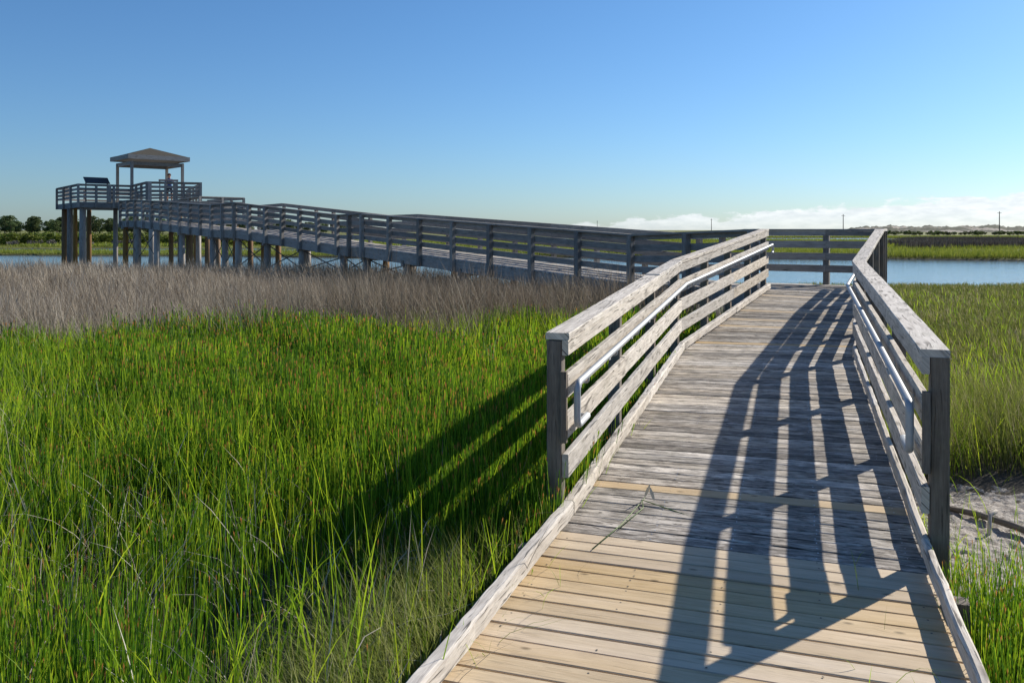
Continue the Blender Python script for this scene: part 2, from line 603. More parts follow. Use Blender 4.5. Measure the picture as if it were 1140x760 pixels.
def handrail(line, side, lo_z=.55, z=.797, inset=.054, r=.0205, far_over=.10):
    """galvanised pipe handrail; side=+1: walkway lies right of the line"""
    ms = mitre_dirs(line)
    top = [Vector(p) + m * (side * inset) + Vector((0, 0, z)) for p, m in zip(line, ms)]
    d0 = (top[1] - top[0]).normalized(); d1 = (top[-1] - top[-2]).normalized()
    start = top[0] - d0 * .02
    end = top[-1] + d1 * far_over
    dn = Vector((0, 0, -(z - lo_z)))
    path = [start + d0 * .25 + dn, start + dn, start] + top[1:-1] + [end, end + dn * .55, end + dn * .55 - d1 * .16]
    mb = MB()
    mb.tube(bend(path, .055, 6), r, 14)
    h = mb.build('handrail', M_STEEL, bw, smooth=True)
    for i in range(len(top) - 1):
        L = (top[i + 1] - top[i]).length
        n = max(2, round(L / .95))
        for j in range(n):
            q = (j + .3) / n
            p = top[i].lerp(top[i + 1], q)
            m = ms[i].lerp(ms[i + 1], q) * side
            bb = MB()
            wall = p - m * (inset - .002) + Vector((0, 0, -.055))
            bb.tube(bend([p + Vector((0, 0, -r * .6)), p + Vector((0, 0, -.055)), wall], .02, 3), .007, 8)
            bb.board(wall + Vector((0, 0, -.035)), wall + Vector((0, 0, .035)), .05, .006, up=m, c=.001)
            bb.build('bracket', M_STEEL, h)
    # return leg plate at the near end
    e = path[0]
    bb = MB()
    bb.tube([e, e - (ms[0] * side) * (inset - .01)], .012, 8)
    bb.build('bracket', M_STEEL, h)
    return h

handrail([L0 + DIR * .02, L1, L2], 1)
handrail([R0 + DIR * .02, R1, RP + (RP - R1).normalized() * -.3], -1)
# ground posts carrying the landing
for s in (.5, 2.4, 4.3):
    for b, sd in ((L0, -1), (R0, 1)):
        p = b - DIR * s + RT * (sd * .085)
        pm = MB()
        pm.board(p + Vector((0, 0, -.75)), p + Vector((0, 0, .02)), .089, .089, up=DIR, c=.006)
        pm.build('stub_post', M_POST, bw)
# ------------------------------------------------------------------ the long elevated walkway
FARL = offset_line([L2 + (L2 - NEAR[0]) * .2] + NEAR, 1.9)[1:]
for i, p in enumerate(FARL): p.z = NEAR[i].z
wk = empty('elevated_walkway', (-6, 29, 0))
tag(wk, 'long grey slatted timber walkway on piles zigzagging up across the marsh to the tower', 'walkway')
mats_far = (M_WALK, M_WALK, M_WALK)
near_line = [L2 + Vector((-.14, .10, 0))] + NEAR
railing(wk, near_line, -1, [2, 7, 2, 6, 2, 8, 2], mats_far, near=False, post=.125, drop=.33, label='railing facing the camera, in shade', joint=3)
far_line = [R2 + Vector((.0, .02, 0)), R2.lerp(Q2, .383), Q2] + FARL
fr = railing(wk, far_line, 1, [1, 1, 2, 7, 2, 6, 2, 8, 2], mats_far, near=False, post=.11, drop=.33, label='railing on the far side', joint=3)
# second leg behind the landing
E1 = NEAR[-1] + Vector((.72, .694, 0)) * 4.1
G0 = Vector((-18.5, 45.75, 2.68)); G1 = Vector((-15.7, 42.6, 2.80)); G2 = Vector((-14.2, 44.3, 2.80)); G3 = Vector((-17.3, 47.9, 2.80))
railing(wk, [G0, G1, G2, G3], 1, [3, 2, 3], mats_far, near=False, post=.11, drop=.33, label='railing of the upper return leg', joint=3)
railing(wk, [NEAR[-1], E1], -1, [3], mats_far, near=False, post=.11, drop=.33, label='end railing of the turning landing', startpost=False)

dk = MB()
deck_poly(dk, [L2, Q2, FARL[0], NEAR[0]], (.885, .466), .14, 1.065)
for i in range(len(NEAR) - 1):
    deck_lerp(dk, NEAR[i], FARL[i], NEAR[i + 1], FARL[i + 1], .14, over=.04, c=0, seg=1, jit=0)
deck_poly(dk, [NEAR[-2] + Vector((.3, .3, 0)), NEAR[-1], E1, E1 + Vector((1.7, -1.8, 0))], (.72, .694), .14, 2.655)
deck_lerp(dk, G3 + Vector((-1.3, -1.9, 0)), G3, G1, G2, .14, c=0, seg=1, jit=0)
dk.build('planking', M_WDECK, wk)

fs = MB()
def fascia(line, side, h=.29, t=.045):
    ol = offset_line(line, side * .018)
    for i in range(len(ol) - 1):
        z = Vector((0, 0, -.04 - h / 2))
        fs.board(ol[i] + z, ol[i + 1] + z, t, h)
fascia(near_line, -1); fascia(far_line, 1); fascia([G0, G1, G2, G3], 1); fascia([NEAR[-1], E1], -1)
# joists and cross beams below
for i in range(len(NEAR) - 1):
    for q in (.33, .66):
        a = NEAR[i].lerp(FARL[i], q); b = NEAR[i + 1].lerp(FARL[i + 1], q)
        z = Vector((0, 0, -.04 - .13))
        fs.board(a + z, b + z, .05, .24)
fs.build('fascia', M_WALK, wk)

def pile(parent, x, y, top, r=.15, mat=None, square=False, base=-1.0):
    pm = MB()
    if square:
        pm.board((x, y, base), (x, y, top), r * 1.7, r * 1.7, up=(.69, -.72, 0))
    else:
        l = random.uniform(-.03, .03)
        pm.tube([(x + l, y, base), (x, y, (top + base) / 2), (x, y, top)], [r * 1.1, r * 1.03, r * .95], 12)
    return pm.build('pile', mat or M_PILE, parent, smooth=not square)

bents = []
def bent(i, q, mats=(None, None)):
    a = NEAR[i].lerp(NEAR[i + 1], q); b = FARL[i].lerp(FARL[i + 1], q)
    top = a.z - .33
    u = (b - a).normalized()
    pa = a + u * .12; pb = b - u * .12
    pile(wk, pa.x, pa.y, top, .135, mats[0])
    pile(wk, pb.x, pb.y, top, .12, mats[1])
    bm_ = MB()
    bm_.board(Vector((pa.x, pa.y, top + .0)) - u * .2, Vector((pb.x, pb.y, top)) + u * .2, .12, .2)
    bm_.build('cross_beam', M_WALK, wk)
    bents.append((pa, pb, top))
for i, q, mm in ((0, .02, (None, None)), (0, .28, (None, None)), (0, .55, (None, None)), (0, .80, (None, None)), (1, .04, (None, None)),
                 (1, .95, (None, M_PILEB)), (2, .36, (None, M_PILEB)), (2, .70, (None, None)), (3, .03, (None, M_PILEB)), (3, .6, (None, M_PILEB)),
                 (4, .04, (None, M_PILEB)), (4, .40, (None, M_PILEB)), (4, .74, (None, M_PILEB)), (5, .05, (None, M_PILEB)), (5, .9, (M_PILEB, None))):
    bent(i, q, mm)
for (x, y, t, mt) in ((-15.5, 43.0, 2.46, M_PILEB), (-14.5, 44.3, 2.46, M_PILEB), (-17.2, 44.9, 2.4, M_PILEB), (-18.1, 46.1, 2.4, None), (-17.6, 47.4, 2.4, None)):
    pile(wk, x, y, t, .14, mt)
# crossed tie rods between neighbouring bents, near side
br = []
for k in range(len(bents) - 1):
    (a, _, t0), (b, _, t1) = bents[k], bents[k + 1]
    if (b - a).length > 2.7: continue
    for (z0, z1) in ((t0 - .05, .75), (.75, t1 - .05)):
        m = MB()
        m.tube([Vector((a.x, a.y, z0)), Vector((b.x, b.y, z1))], .02, 6)
        m.build('brace_rod', M_IRON, wk)

# ------------------------------------------------------------------ the observation tower
TZ = 3.87
TA, TB, TC, TD = (-25.9, 50.6, TZ), (-23.5, 52.3, TZ), (-20.8, 48.3, TZ), (-18.1, 49.3, TZ)
TF, TG, TE = (-22.6, 58.5, TZ), (-26.5, 59.6, TZ), (-30.0, 55.9, TZ)
tw = empty('observation_tower', (-24, 54, 0))
tag(tw, 'raised timber viewing platform on tall piles at the far end of the walkway', 'viewing platform')
TD1 = Vector(TD).lerp(Vector(TF), .22)
railing(tw, [TD1, TF, TG, TE, TA, TB, TC, TD], 1, [4, 2, 3, 3, 3, 3, 3], mats_far, near=False, post=.13, drop=.34, joint=2)
tdk = MB()
deck_poly(tdk, [TA, TB, TC, TD, TF, TG, TE], (.72, .694), .14, TZ)
tdk.build('planking', M_WDECK, tw)
tf = MB()
ol = offset_line([TE, TA, TB, TC, TD, TF, TG, TE], .02)
for i in range(len(ol) - 1):
    z = Vector((0, 0, -.04 - .15))
    tf.board(ol[i] + z, ol[i + 1] + z, .05, .30)
for q in (.12, .3, .5, .7, .88):
    a = Vector(TE).lerp(Vector(TA), q); b = Vector(TG).lerp(Vector(TB), q)
    tf.board(a + Vector((0, 0, -.17)), b + Vector((0, 0, -.17)), .09, .24)
for q in (.25, .5, .75):
    a = Vector(TB).lerp(Vector(TC), q); b = Vector(TF).lerp(Vector(TD), q)
    tf.board(a + Vector((0, 0, -.17)), b + Vector((0, 0, -.17)), .09, .24)
tf.build('fascia', M_WALK, tw)
for (x, y, r, mt) in ((-29.55, 55.75, .17, M_PILEB), (-27.95, 53.4, .17, None), (-25.95, 51.05, .19, None), (-29.0, 57.9, .15, M_PILEB),
                      (-25.45, 54.2, .14, None), (-23.45, 52.7, .15, None), (-20.8, 48.75, .16, None), (-18.5, 49.5, .16, M_PILEB),
                      (-26.4, 59.2, .15, M_PILEB), (-22.8, 58.0, .15, M_PILEB), (-27.0, 52.2, .12, M_PILEB)):
    pile(tw, x, y, TZ - .3, r, mt)
# wide pale double posts of the railing
for (x, y) in ((-24.57, 51.47), (-20.72, 48.22), (-19.42, 48.72)):
    dp = MB()
    dp.board((x, y, TZ - .02), (x, y, TZ + 1.04), .26, .1, up=(-.4, .9, 0))
    dp.build('wide_post', M_PILE, tw)
stp = MB()
for i in range(6):
    q = (i + .5) / 6
    c = Vector((-17.2, 47.4, 2.8)).lerp(Vector((-18.5, 49.8, TZ)), q)
    stp.board(c + Vector((-.55, -.35, 0)), c + Vector((.55, .35, 0)), .3, .04)
stp.build('steps', M_WALK, tw)

# ------------------------------------------------------------------ gazebo roof shelter on the platform
gz = empty('gazebo', (-23.3, 54.2, TZ))
tag(gz, 'small open shelter with shallow hipped roof on four posts on the platform', 'gazebo')
U = Vector((.743, .669, 0)); W = Vector((-.669, .743, 0))
g0 = Vector((-23.4, 51.98, 0))
gp = [g0, g0 + U * 3.1, g0 + U * 3.1 + W * 2.75, g0 + W * 2.75]
for p in gp:
    m = MB(); m.board(p + Vector((0, 0, TZ)), p + Vector((0, 0, 6.42)), .15, .15, up=U); m.build('post', M_WALK, gz)
bm1 = MB()
for i in range(4):
    a, b = gp[i], gp[(i + 1) % 4]
    d = (b - a).normalized()
    bm1.board(a - d * .08 + Vector((0, 0, 6.30 + .02 * (i % 2))), b + d * .08 + Vector((0, 0, 6.30 + .02 * (i % 2))), .06, .22)
bm1.build('beam', M_WALK, gz)
ov = .33
e = [gp[0] - U * ov - W * ov, gp[1] + U * ov - W * ov, gp[2] + U * ov + W * ov, gp[3] - U * ov + W * ov]
rf = MB()
pk = (gp[0] + gp[2]) / 2 + Vector((0, 0, 7.42))
lo = [p + Vector((0, 0, 6.55)) for p in e]; hi = [p + Vector((0, 0, 6.80)) for p in e]
for p in lo + hi + [pk]: rf.v.append(p); rf.r.append(.5)
for i in range(4):
    j = (i + 1) % 4
    rf.face((4 + i, 4 + j, 8))
rf.face((7, 6, 5, 4))
ro = rf.build('roof', M_SHINGLE, gz)
fb = MB()
for i in range(4):
    a, b = e[i], e[(i + 1) % 4]
    fb.board(a + Vector((0, 0, 6.68)), b + Vector((0, 0, 6.68)), .05, .27)
fb.build('fascia_board', M_WALK, ro)
sf = MB()
for p in e: sf.v.append(p + Vector((0, 0, 6.60))); sf.r.append(.4)
sf.face((3, 2, 1, 0))
sf.build('soffit', M_WALK, ro)

# ------------------------------------------------------------------ information panels on the railing
def info_panel(c, width, depth, z0, tilt, d, label):
    t = empty('information_panel', (c[0], c[1], TZ))
    tag(t, label, 'sign')
    d = Vector((d[0], d[1], 0)).normalized(); n = Vector((-d.y, d.x, 0))
    c = Vector((c[0], c[1], 0))
    m = MB()
    up = Vector((0, 0, 1))
    ax = (n * math.cos(tilt) + up * math.sin(tilt))
    cc = c + up * z0
    nor = d.cross(ax)
    m.board(cc - d * width / 2, cc + d * width / 2, depth, .04, up=nor)
    m.build('panel', M_PANEL, t)
    for s in (-.44, .44):
        l = MB()
        p = c + d * (width * s)
        l.board(p + up * TZ, p + up * (z0 - .02), .06, .06, up=n)
        l.build('leg', M_PANEL, t)
info_panel((-25.65, 52.15), 1.42, .62, TZ + 1.36, math.radians(38), (.72, .694), 'dark tilted information panel left of the shelter on the platform')
info_panel((-20.75, 51.0), 1.1, .5, TZ + 1.30, math.radians(12), (.93, .36), 'nearly flat information panel under the right side of the shelter')

# ------------------------------------------------------------------ person reading the panel
def person(x, y, z, rz):
    root = empty('person', (x, y, z), rz)
    tag(root, 'person in blue top and dark shorts leaning over the panel on the platform', 'person')
    J = {'pel': (0, 0, .93), 'waist': (0, .01, 1.08), 'chest': (0, .05, 1.30), 'neck': (0, .09, 1.47), 'head0': (0, .12, 1.55), 'head1': (0, .15, 1.64), 'head2': (0, .15, 1.72)}
    R = {'pel': .145, 'waist': .125, 'chest': .15, 'neck': .058, 'head0': .075, 'head1': .098, 'head2': .07}
    E = [('pel', 'waist'), ('waist', 'chest'), ('chest', 'neck'), ('neck', 'head0'), ('head0', 'head1'), ('head1', 'head2')]
    for s, n in ((-1, 'l'), (1, 'r')):
        J.update({n + 'hip': (s * .1, 0, .88), n + 'knee': (s * .12, .02, .49), n + 'ank': (s * .13, -.02, .09), n + 'toe': (s * .15, .13, .035),
                  n + 'sh': (s * .19, .07, 1.39), n + 'el': (s * .26, .17, 1.14), n + 'wr': (s * .2, .36, 1.2), n + 'hd': (s * .19, .44, 1.22)})
        R.update({n + 'hip': .095, n + 'knee': .06, n + 'ank': .042, n + 'toe': .035, n + 'sh': .06, n + 'el': .042, n + 'wr': .03, n + 'hd': .035})
        E += [('pel', n + 'hip'), (n + 'hip', n + 'knee'), (n + 'knee', n + 'ank'), (n + 'ank', n + 'toe'), ('chest', n + 'sh'), (n + 'sh', n + 'el'), (n + 'el', n + 'wr'), (n + 'wr', n + 'hd')]
        for k in range(4):
            f = '%sf%d' % (n, k)
            J[f] = (s * (.16 + .022 * k), .51 - .008 * abs(k - 1.5), 1.205); R[f] = .009
            E.append((n + 'hd', f))
        f = n + 'th'
        J[f] = (s * .13, .44, 1.225); R[f] = .011
        E.append((n + 'wr', f))
    names = list(J)
    me = bpy.data.meshes.new('body')
    me.from_pydata([J[n] for n in names], [(names.index(a), names.index(b)) for a, b in E], [])
    ob = bpy.data.objects.new('body', me)
    COL.objects.link(ob)
    sk = ob.modifiers.new('skin', 'SKIN')
    for n, sv in zip(names, me.skin_vertices[0].data):
        sv.radius = (R[n], R[n] * (.75 if n in ('chest', 'waist') else 1)); sv.use_root = (n == 'pel')
    sub = ob.modifiers.new('sub', 'SUBSURF'); sub.levels = 1; sub.render_levels = 1
    dg = bpy.context.evaluated_depsgraph_get()
    nm = bpy.data.meshes.new_from_object(ob.evaluated_get(dg))
    bpy.data.objects.remove(ob)
    nm.name = 'body'
    mats = [simple('skin', (.45, .24, .16), .5), simple('blue_shirt', (.05, .10, .26), .8), simple('dark_shorts', (.02, .025, .05), .8), simple('shoe', (.35, .08, .05), .6)]
    nm.materials.clear()
    for m in mats: nm.materials.append(m)
    for p in nm.polygons:
        c = p.center
        arm = abs(c.x) > .17 and c.z > 1.0 and c.z < 1.27 and c.y > .12
        p.material_index = 3 if c.z < .10 else 0 if (c.z < .52 or c.z > 1.47 or arm) else 2 if c.z < 1.0 else 1
        p.use_smooth = True
    bo = bpy.data.objects.new('body', nm); COL.objects.link(bo); bo.parent = root
    bmh = bmesh.new()
    bmesh.ops.create_uvsphere(bmh, u_segments=14, v_segments=9, radius=.11)
    for v in list(bmh.verts):
        if v.co.y > .03 and v.co.z < .05: v.co *= .8
        v.co.z *= .95
        v.co += Vector((0, .135, 1.675))
    hm = bpy.data.meshes.new('hair'); bmh.to_mesh(hm); bmh.free()
    hm.materials.append(simple('brown_hair', (.07, .03, .018), .7))
    ho = bpy.data.objects.new('hair', hm); COL.objects.link(ho); ho.parent = root
    fm = MB()
    for s in (-1, 1): fm.tube([(s * .035, .243, 1.65), (s * .035, .252, 1.65)], .012, 6)
    fm.tube([(0, .24, 1.645), (0, .275, 1.62)], [.012, .016], 6)
    fm.tube([(-.03, .24, 1.585), (.03, .24, 1.585)], .007, 6)
    fm2 = bpy.data.meshes.new('face')
    fm2.from_pydata([tuple(v) for v in fm.v], [], fm.f)
    fm2.materials.append(simple('face_features', (.25, .10, .08), .5))
    fo = bpy.data.objects.new('face', fm2); COL.objects.link(fo); fo.parent = root
person(-21.05, 51.9, TZ, math.radians(195))
# ------------------------------------------------------------------ terrain and water
def sstep(a, b, x):
    t = np.clip((x - a) / (b - a), 0, 1)
    return t * t * (3 - 2 * t)

def wob(x, s, p=0.0):
    return np.sin(x * s + p) * .6 + np.sin(x * s * 2.3 + 1.7 + p) * .3 + np.sin(x * s * 5.1 + .4 + p) * .12

def chan1_near(x): return 30.0 + 2.4 * sstep(6, -14, x) + .7 * wob(x, .35)
def chan1_far(x): return 66 - .16 * x * (x > 0) - .12 * x * (x < 0) + 1.5 * wob(x, .11)
def chan2_near(x): return np.where(x < 0, 85 + .9 * wob(x, .2), 160 + 3 * wob(x, .06))
def chan2_far(x): return np.where(x < 0, 97 + 1.2 * wob(x, .15, 2), 225 + 4 * wob(x, .05, 1))
def wet_mask(x, y):
    m1 = sstep(-.6, .6, y - chan1_near(x)) * sstep(.6, -.6, y - chan1_far(x))
    lf = sstep(-8, -22, x)
    rt = sstep(4, 14, x) * sstep(97, 88, x)
    m2 = sstep(-.8, .8, y - chan2_near(x)) * sstep(.8, -.8, y - chan2_far(x)) * np.where(x < 0, lf, rt)
    return np.maximum(m1, m2)
def ground_z(x, y):
    r = np.hypot(x, y)
    land = .15 + .03 * wob(x + y * .3, 1.3) * (r < 40)
    # bare mud beside the ramp lies a little lower than the grass, the detailed mud sheet covers it
    mud = np.exp(-(((x - 3.3) / 1.6) ** 2 + ((y - 5.4) / 1.7) ** 2) ** 2)
    land = land - .07 * mud
    land = land + sstep(220, 900, y) * 1.0
    return land * (1 - wet_mask(x, y)) - .55 * wet_mask(x, y)

na, nr = 420, 260
rad = np.concatenate([[0.0], np.geomspace(.6, 3500, nr)])
fa = np.linspace(-46, 46, na - 60)
ang = np.radians(np.concatenate([fa, np.linspace(48, 312, 60)]))
A, Rr = np.meshgrid(ang, rad[1:])
X = Rr * np.sin(A); Y = Rr * np.cos(A); Z = ground_z(X, Y)
verts = np.concatenate([[[0, 0, .15]], np.stack([X.ravel(), Y.ravel(), Z.ravel()], 1)])
faces = []
for j in range(na):
    faces.append((0, 1 + (j + 1) % na, 1 + j))
for i in range(nr - 1):
    for j in range(na):
        a0 = 1 + i * na + j; a1 = 1 + i * na + (j + 1) % na
        faces.append((a0, a1, a1 + na, a0 + na))
me = bpy.data.meshes.new('marsh_ground')
me.from_pydata(verts.tolist(), [], [f[::-1] for f in faces])
me.update()
ground = bpy.data.objects.new('marsh_ground', me); COL.objects.link(ground)
tag(ground, 'flat salt marsh ground with mud between the grasses', 'ground', kind='structure')

m = NT('marsh_ground')
geo = m.n('ShaderNodeNewGeometry').outputs['Position']
sp = m.sep(geo)
n1 = m.noise(m.comb(m.math('MULTIPLY', sp[0], .05), m.math('MULTIPLY', sp[1], .05), 0), 1, 5, .6)
n2 = m.noise(geo, 9, 5, .65)
nst = m.noise(m.comb(m.math('MULTIPLY', sp[0], .018), m.math('MULTIPLY', sp[1], .06), 3.1), 1, 4, .55)
mudc = m.mix(n2, (.055, .045, .035), (.11, .095, .075))
grassc = m.mix(n2, (.115, .13, .03), (.20, .205, .05))
dry = m.mix(n2, (.10, .085, .065), (.15, .125, .09))
grassc = m.mix(m.ramp(nst, [(.55, 0.0), (.63, 1.0)]), grassc, dry)
dist = m.n('ShaderNodeVectorMath'); dist.operation = 'LENGTH'; m.t.links.new(geo, dist.inputs[0])
far = m.ramp(m.math('MULTIPLY', dist.outputs['Value'], .01), [(.62, 0.0), (.72, 1.0)])
wetz = m.ramp(m.math('ADD', sp[2], .5), [(.52, 1.0), (.60, 0.0)])
col = m.mix(far, mudc, grassc)
col = m.mix(wetz, col, (.035, .028, .02))
m.principled(col, .9, .2, bump=n2, bstr=.6, bdist=.05)
ground.data.materials.append(m.mat)

wm = bpy.data.meshes.new('water')
seg = 96
wv = [(0, 0, 0)] + [(3400 * math.sin(2 * math.pi * k / seg), 3400 * math.cos(2 * math.pi * k / seg), 0) for k in range(seg)]
wm.from_pydata(wv, [], [(0, 1 + (k + 1) % seg, 1 + k) for k in range(seg)])
water = bpy.data.objects.new('water', wm); COL.objects.link(water)
tag(water, 'calm blue tidal creek water with small ripples', 'water', kind='structure')
m = NT('creek_water')
geo = m.n('ShaderNodeNewGeometry').outputs['Position']
sp = m.sep(geo)
w1 = m.noise(m.comb(m.math('MULTIPLY', sp[0], 1.3), m.math('MULTIPLY', sp[1], 2.6), 0), 1, 4, .6, .4)
w2 = m.noise(m.comb(m.math('MULTIPLY', sp[0], .16), m.math('MULTIPLY', sp[1], .35), 4), 1, 3, .5)
p = m.principled((.10, .15, .20), .12, .5, bump=m.math('ADD', w1, m.math('MULTIPLY', w2, 1.2)), bstr=.22, bdist=.14)
p.inputs['IOR'].default_value = 1.33
wm.materials.append(m.mat)

# bare grey mud beside the ramp
x0, x1, y0, y1 = 1.75, 5.6, 3.0, 7.6
nx, ny = 260, 300
gx, gy = np.meshgrid(np.linspace(x0, x1, nx), np.linspace(y0, y1, ny))
hz = np.empty(gx.size)
for k, (a, b) in enumerate(zip(gx.ravel(), gy.ravel())):
    hz[k] = mnoise.fractal((a * 2.2, b * 2.2, 0), .9, 2.1, 5) * .02 + mnoise.turbulence((a * 11, b * 11, 3), 4, False) * .022
ex = (sstep(x0, x0 + .5, gx) * sstep(x1, x1 - .7, gx) * sstep(y0, y0 + .5, gy) * sstep(y1, y1 - .8, gy)).ravel()
hz = .125 + hz * ex - .10 * (1 - ex)
me = bpy.data.meshes.new('mud')
vv = np.stack([gx.ravel(), gy.ravel(), hz], 1)
idx = np.arange(nx * ny).reshape(ny, nx)
ff = np.stack([idx[:-1, :-1], idx[:-1, 1:], idx[1:, 1:], idx[1:, :-1]], -1).reshape(-1, 4)
me.from_pydata(vv.tolist(), [], ff.tolist())
me.polygons.foreach_set('use_smooth', [True] * len(ff))
mud = bpy.data.objects.new('mud', me); COL.objects.link(mud)
tag(mud, 'dried grey lumpy mud beside the right post', 'mud', kind='structure')
m = NT('grey_mud')
geo = m.n('ShaderNodeNewGeometry').outputs['Position']
a1 = m.noise(geo, 26, 6, .7); a2 = m.noise(geo, 4, 5, .6); a3 = m.noise(geo, 60, 4, .6)
c = m.mix(m.ramp(a1, [(.34, 0.0), (.6, 1.0)]), (.25, .215, .185), (.50, .46, .415))
c = m.mix(m.ramp(a2, [(.54, 0.0), (.68, .7)]), c, (.11, .09, .075))
c = m.mix(m.ramp(a3, [(.62, 0.0), (.68, .9)]), c, (.05, .04, .03))
m.principled(c, .9, .2, bump=m.math('ADD', a1, m.math('MULTIPLY', a3, .6)), bstr=.9, bdist=.02)
me.materials.append(m.mat)

# ------------------------------------------------------------------ dunes on the right horizon
def ridge(name, az0, az1, dist, hfun, depth, mat, label, n=260):
    vs, fs_ = [], []
    rows = 9
    for i in range(n):
        a = math.radians(az0 + (az1 - az0) * i / (n - 1))
        h = hfun(a)
        for j in range(rows):
            q = j / (rows - 1)
            d = dist + depth * (q - .5)
            prof = math.sin(math.pi * q) ** .8
            zz = h * prof * (1 + .35 * mnoise.noise((a * 90, q * 3.1, 5)) + .2 * mnoise.noise((a * 500, q * 6, 2)))
            vs.append((d * math.sin(a), d * math.cos(a), zz - .2))
    for i in range(n - 1):
        for j in range(rows - 1):
            k = i * rows + j
            fs_.append((k, k + 1, k + rows + 1, k + rows))
    me = bpy.data.meshes.new(name); me.from_pydata(vs, [], [f[::-1] for f in fs_])
    me.polygons.foreach_set('use_smooth', [True] * len(fs_))
    o = bpy.data.objects.new(name, me); COL.objects.link(o)
    tag(o, label, name, kind='structure'); me.materials.append(mat)
    return o
m = NT('dune_sand')
geo = m.n('ShaderNodeNewGeometry').outputs['Position']
sp = m.sep(geo)
nn = m.noise(geo, .035, 5, .6)
hh = m.ramp(m.math('ADD', m.math('MULTIPLY', nn, 1.2), m.math('MULTIPLY', sp[2], .030)), [(.60, 0.0), (.66, 1.0)])
c = m.mix(hh, (.34, .30, .25), m.mix(m.noise(geo, .3, 4), (.055, .06, .045), (.10, .10, .06)))
m.principled(c, .95, .1)
ridge('dunes', 20.6, 42, 760, lambda a: (5.4 + 1.7 * mnoise.noise((a * 40, 0, 1)) + 1.2 * mnoise.noise((a * 120, 2, 1)) + .8 * mnoise.noise((a * 420, 4, 1))) * min(1, (math.degrees(a) - 20.6) / 2.0), 260, m.mat,
      'pale sand dunes topped with dark scrub on the right horizon')

# ------------------------------------------------------------------ grasses
def blade_mesh(name, P, z0, H, Wd, mat, levels=4, lean=.12, curve=.25, wind=(0, 0), stem=False, rnd=None, hook=None):
    n = len(P)
    if rnd is None: rnd = RNG.random(n)
    fa_ = RNG.random(n) * np.pi * 2
    ba = RNG.random(n) * np.pi * 2
    lx = np.cos(ba) * lean * RNG.random(n) + wind[0] * RNG.random(n); ly = np.sin(ba) * lean * RNG.random(n) + wind[1] * RNG.random(n)
    cb = RNG.random(n) ** 1.5 * curve
    cx = np.cos(ba) * cb + wind[0] * RNG.random(n) * 1.2; cy = np.sin(ba) * cb + wind[1] * RNG.random(n) * 1.2
    if stem == 'spike':
        ts = [0, .34, .67, .955, .978, 1.0]; wf = [1, .92, .82, .7, 1.3, 0]
    else:
        ts = [q / levels for q in range(levels + 1)]; wf = None
    K = len(ts) - 1
    nv = 2 * K + 1
    co = np.zeros((n, nv, 3), np.float32); tt = np.zeros((n, nv), np.float32)
    for k in range(K + 1):
        t = ts[k]
        px = P[:, 0] + H * (lx * t + cx * t * t)
        py = P[:, 1] + H * (ly * t + cy * t * t)
        drop = (lx * t + cx * t * t) ** 2 + (ly * t + cy * t * t) ** 2
        pz = z0 + H * (t - np.minimum(.6 * drop, .5 * t))
        if k < K:
            wk_ = Wd * wf[k] if wf else Wd * ((1 - .35 * t) if stem else (1 - t ** 1.6 * .85)) * (.75 if (k == 0 and not stem) else 1)
            sx = np.cos(fa_ + t * .5) * wk_ * .5; sy = np.sin(fa_ + t * .5) * wk_ * .5
            co[:, 2 * k] = np.stack([px - sx, py - sy, pz], 1)
            co[:, 2 * k + 1] = np.stack([px + sx, py + sy, pz], 1)
            tt[:, 2 * k] = t; tt[:, 2 * k + 1] = t
        else:
            co[:, 2 * K] = np.stack([px, py, pz], 1); tt[:, 2 * K] = 1
    base = (np.arange(n) * nv)[:, None]
    quads = np.array([[2 * k, 2 * k + 1, 2 * k + 3, 2 * k + 2] for k in range(K - 1)]).ravel()
    pat = np.concatenate([quads, [2 * K - 2, 2 * K - 1, 2 * K]])
    loops = (base + pat[None, :]).ravel().astype(np.int32)
    starts1 = np.concatenate([np.arange(K - 1) * 4, [(K - 1) * 4]])
    starts = (np.arange(n)[:, None] * len(pat) + starts1[None, :]).ravel().astype(np.int32)
    me = bpy.data.meshes.new(name)
    me.vertices.add(n * nv); me.loops.add(len(loops)); me.polygons.add(len(starts))
    me.vertices.foreach_set('co', co.ravel())
    me.loops.foreach_set('vertex_index', loops)
    me.polygons.foreach_set('loop_start', starts)
    me.update(calc_edges=True)
    a = me.attributes.new('t', 'FLOAT', 'POINT'); a.data.foreach_set('value', tt.ravel())
    a = me.attributes.new('rnd', 'FLOAT', 'POINT'); a.data.foreach_set('value', np.repeat(rnd, nv).astype(np.float32))
    me.materials.append(mat)
    o = bpy.data.objects.new(name, me); COL.objects.link(o)
    return o

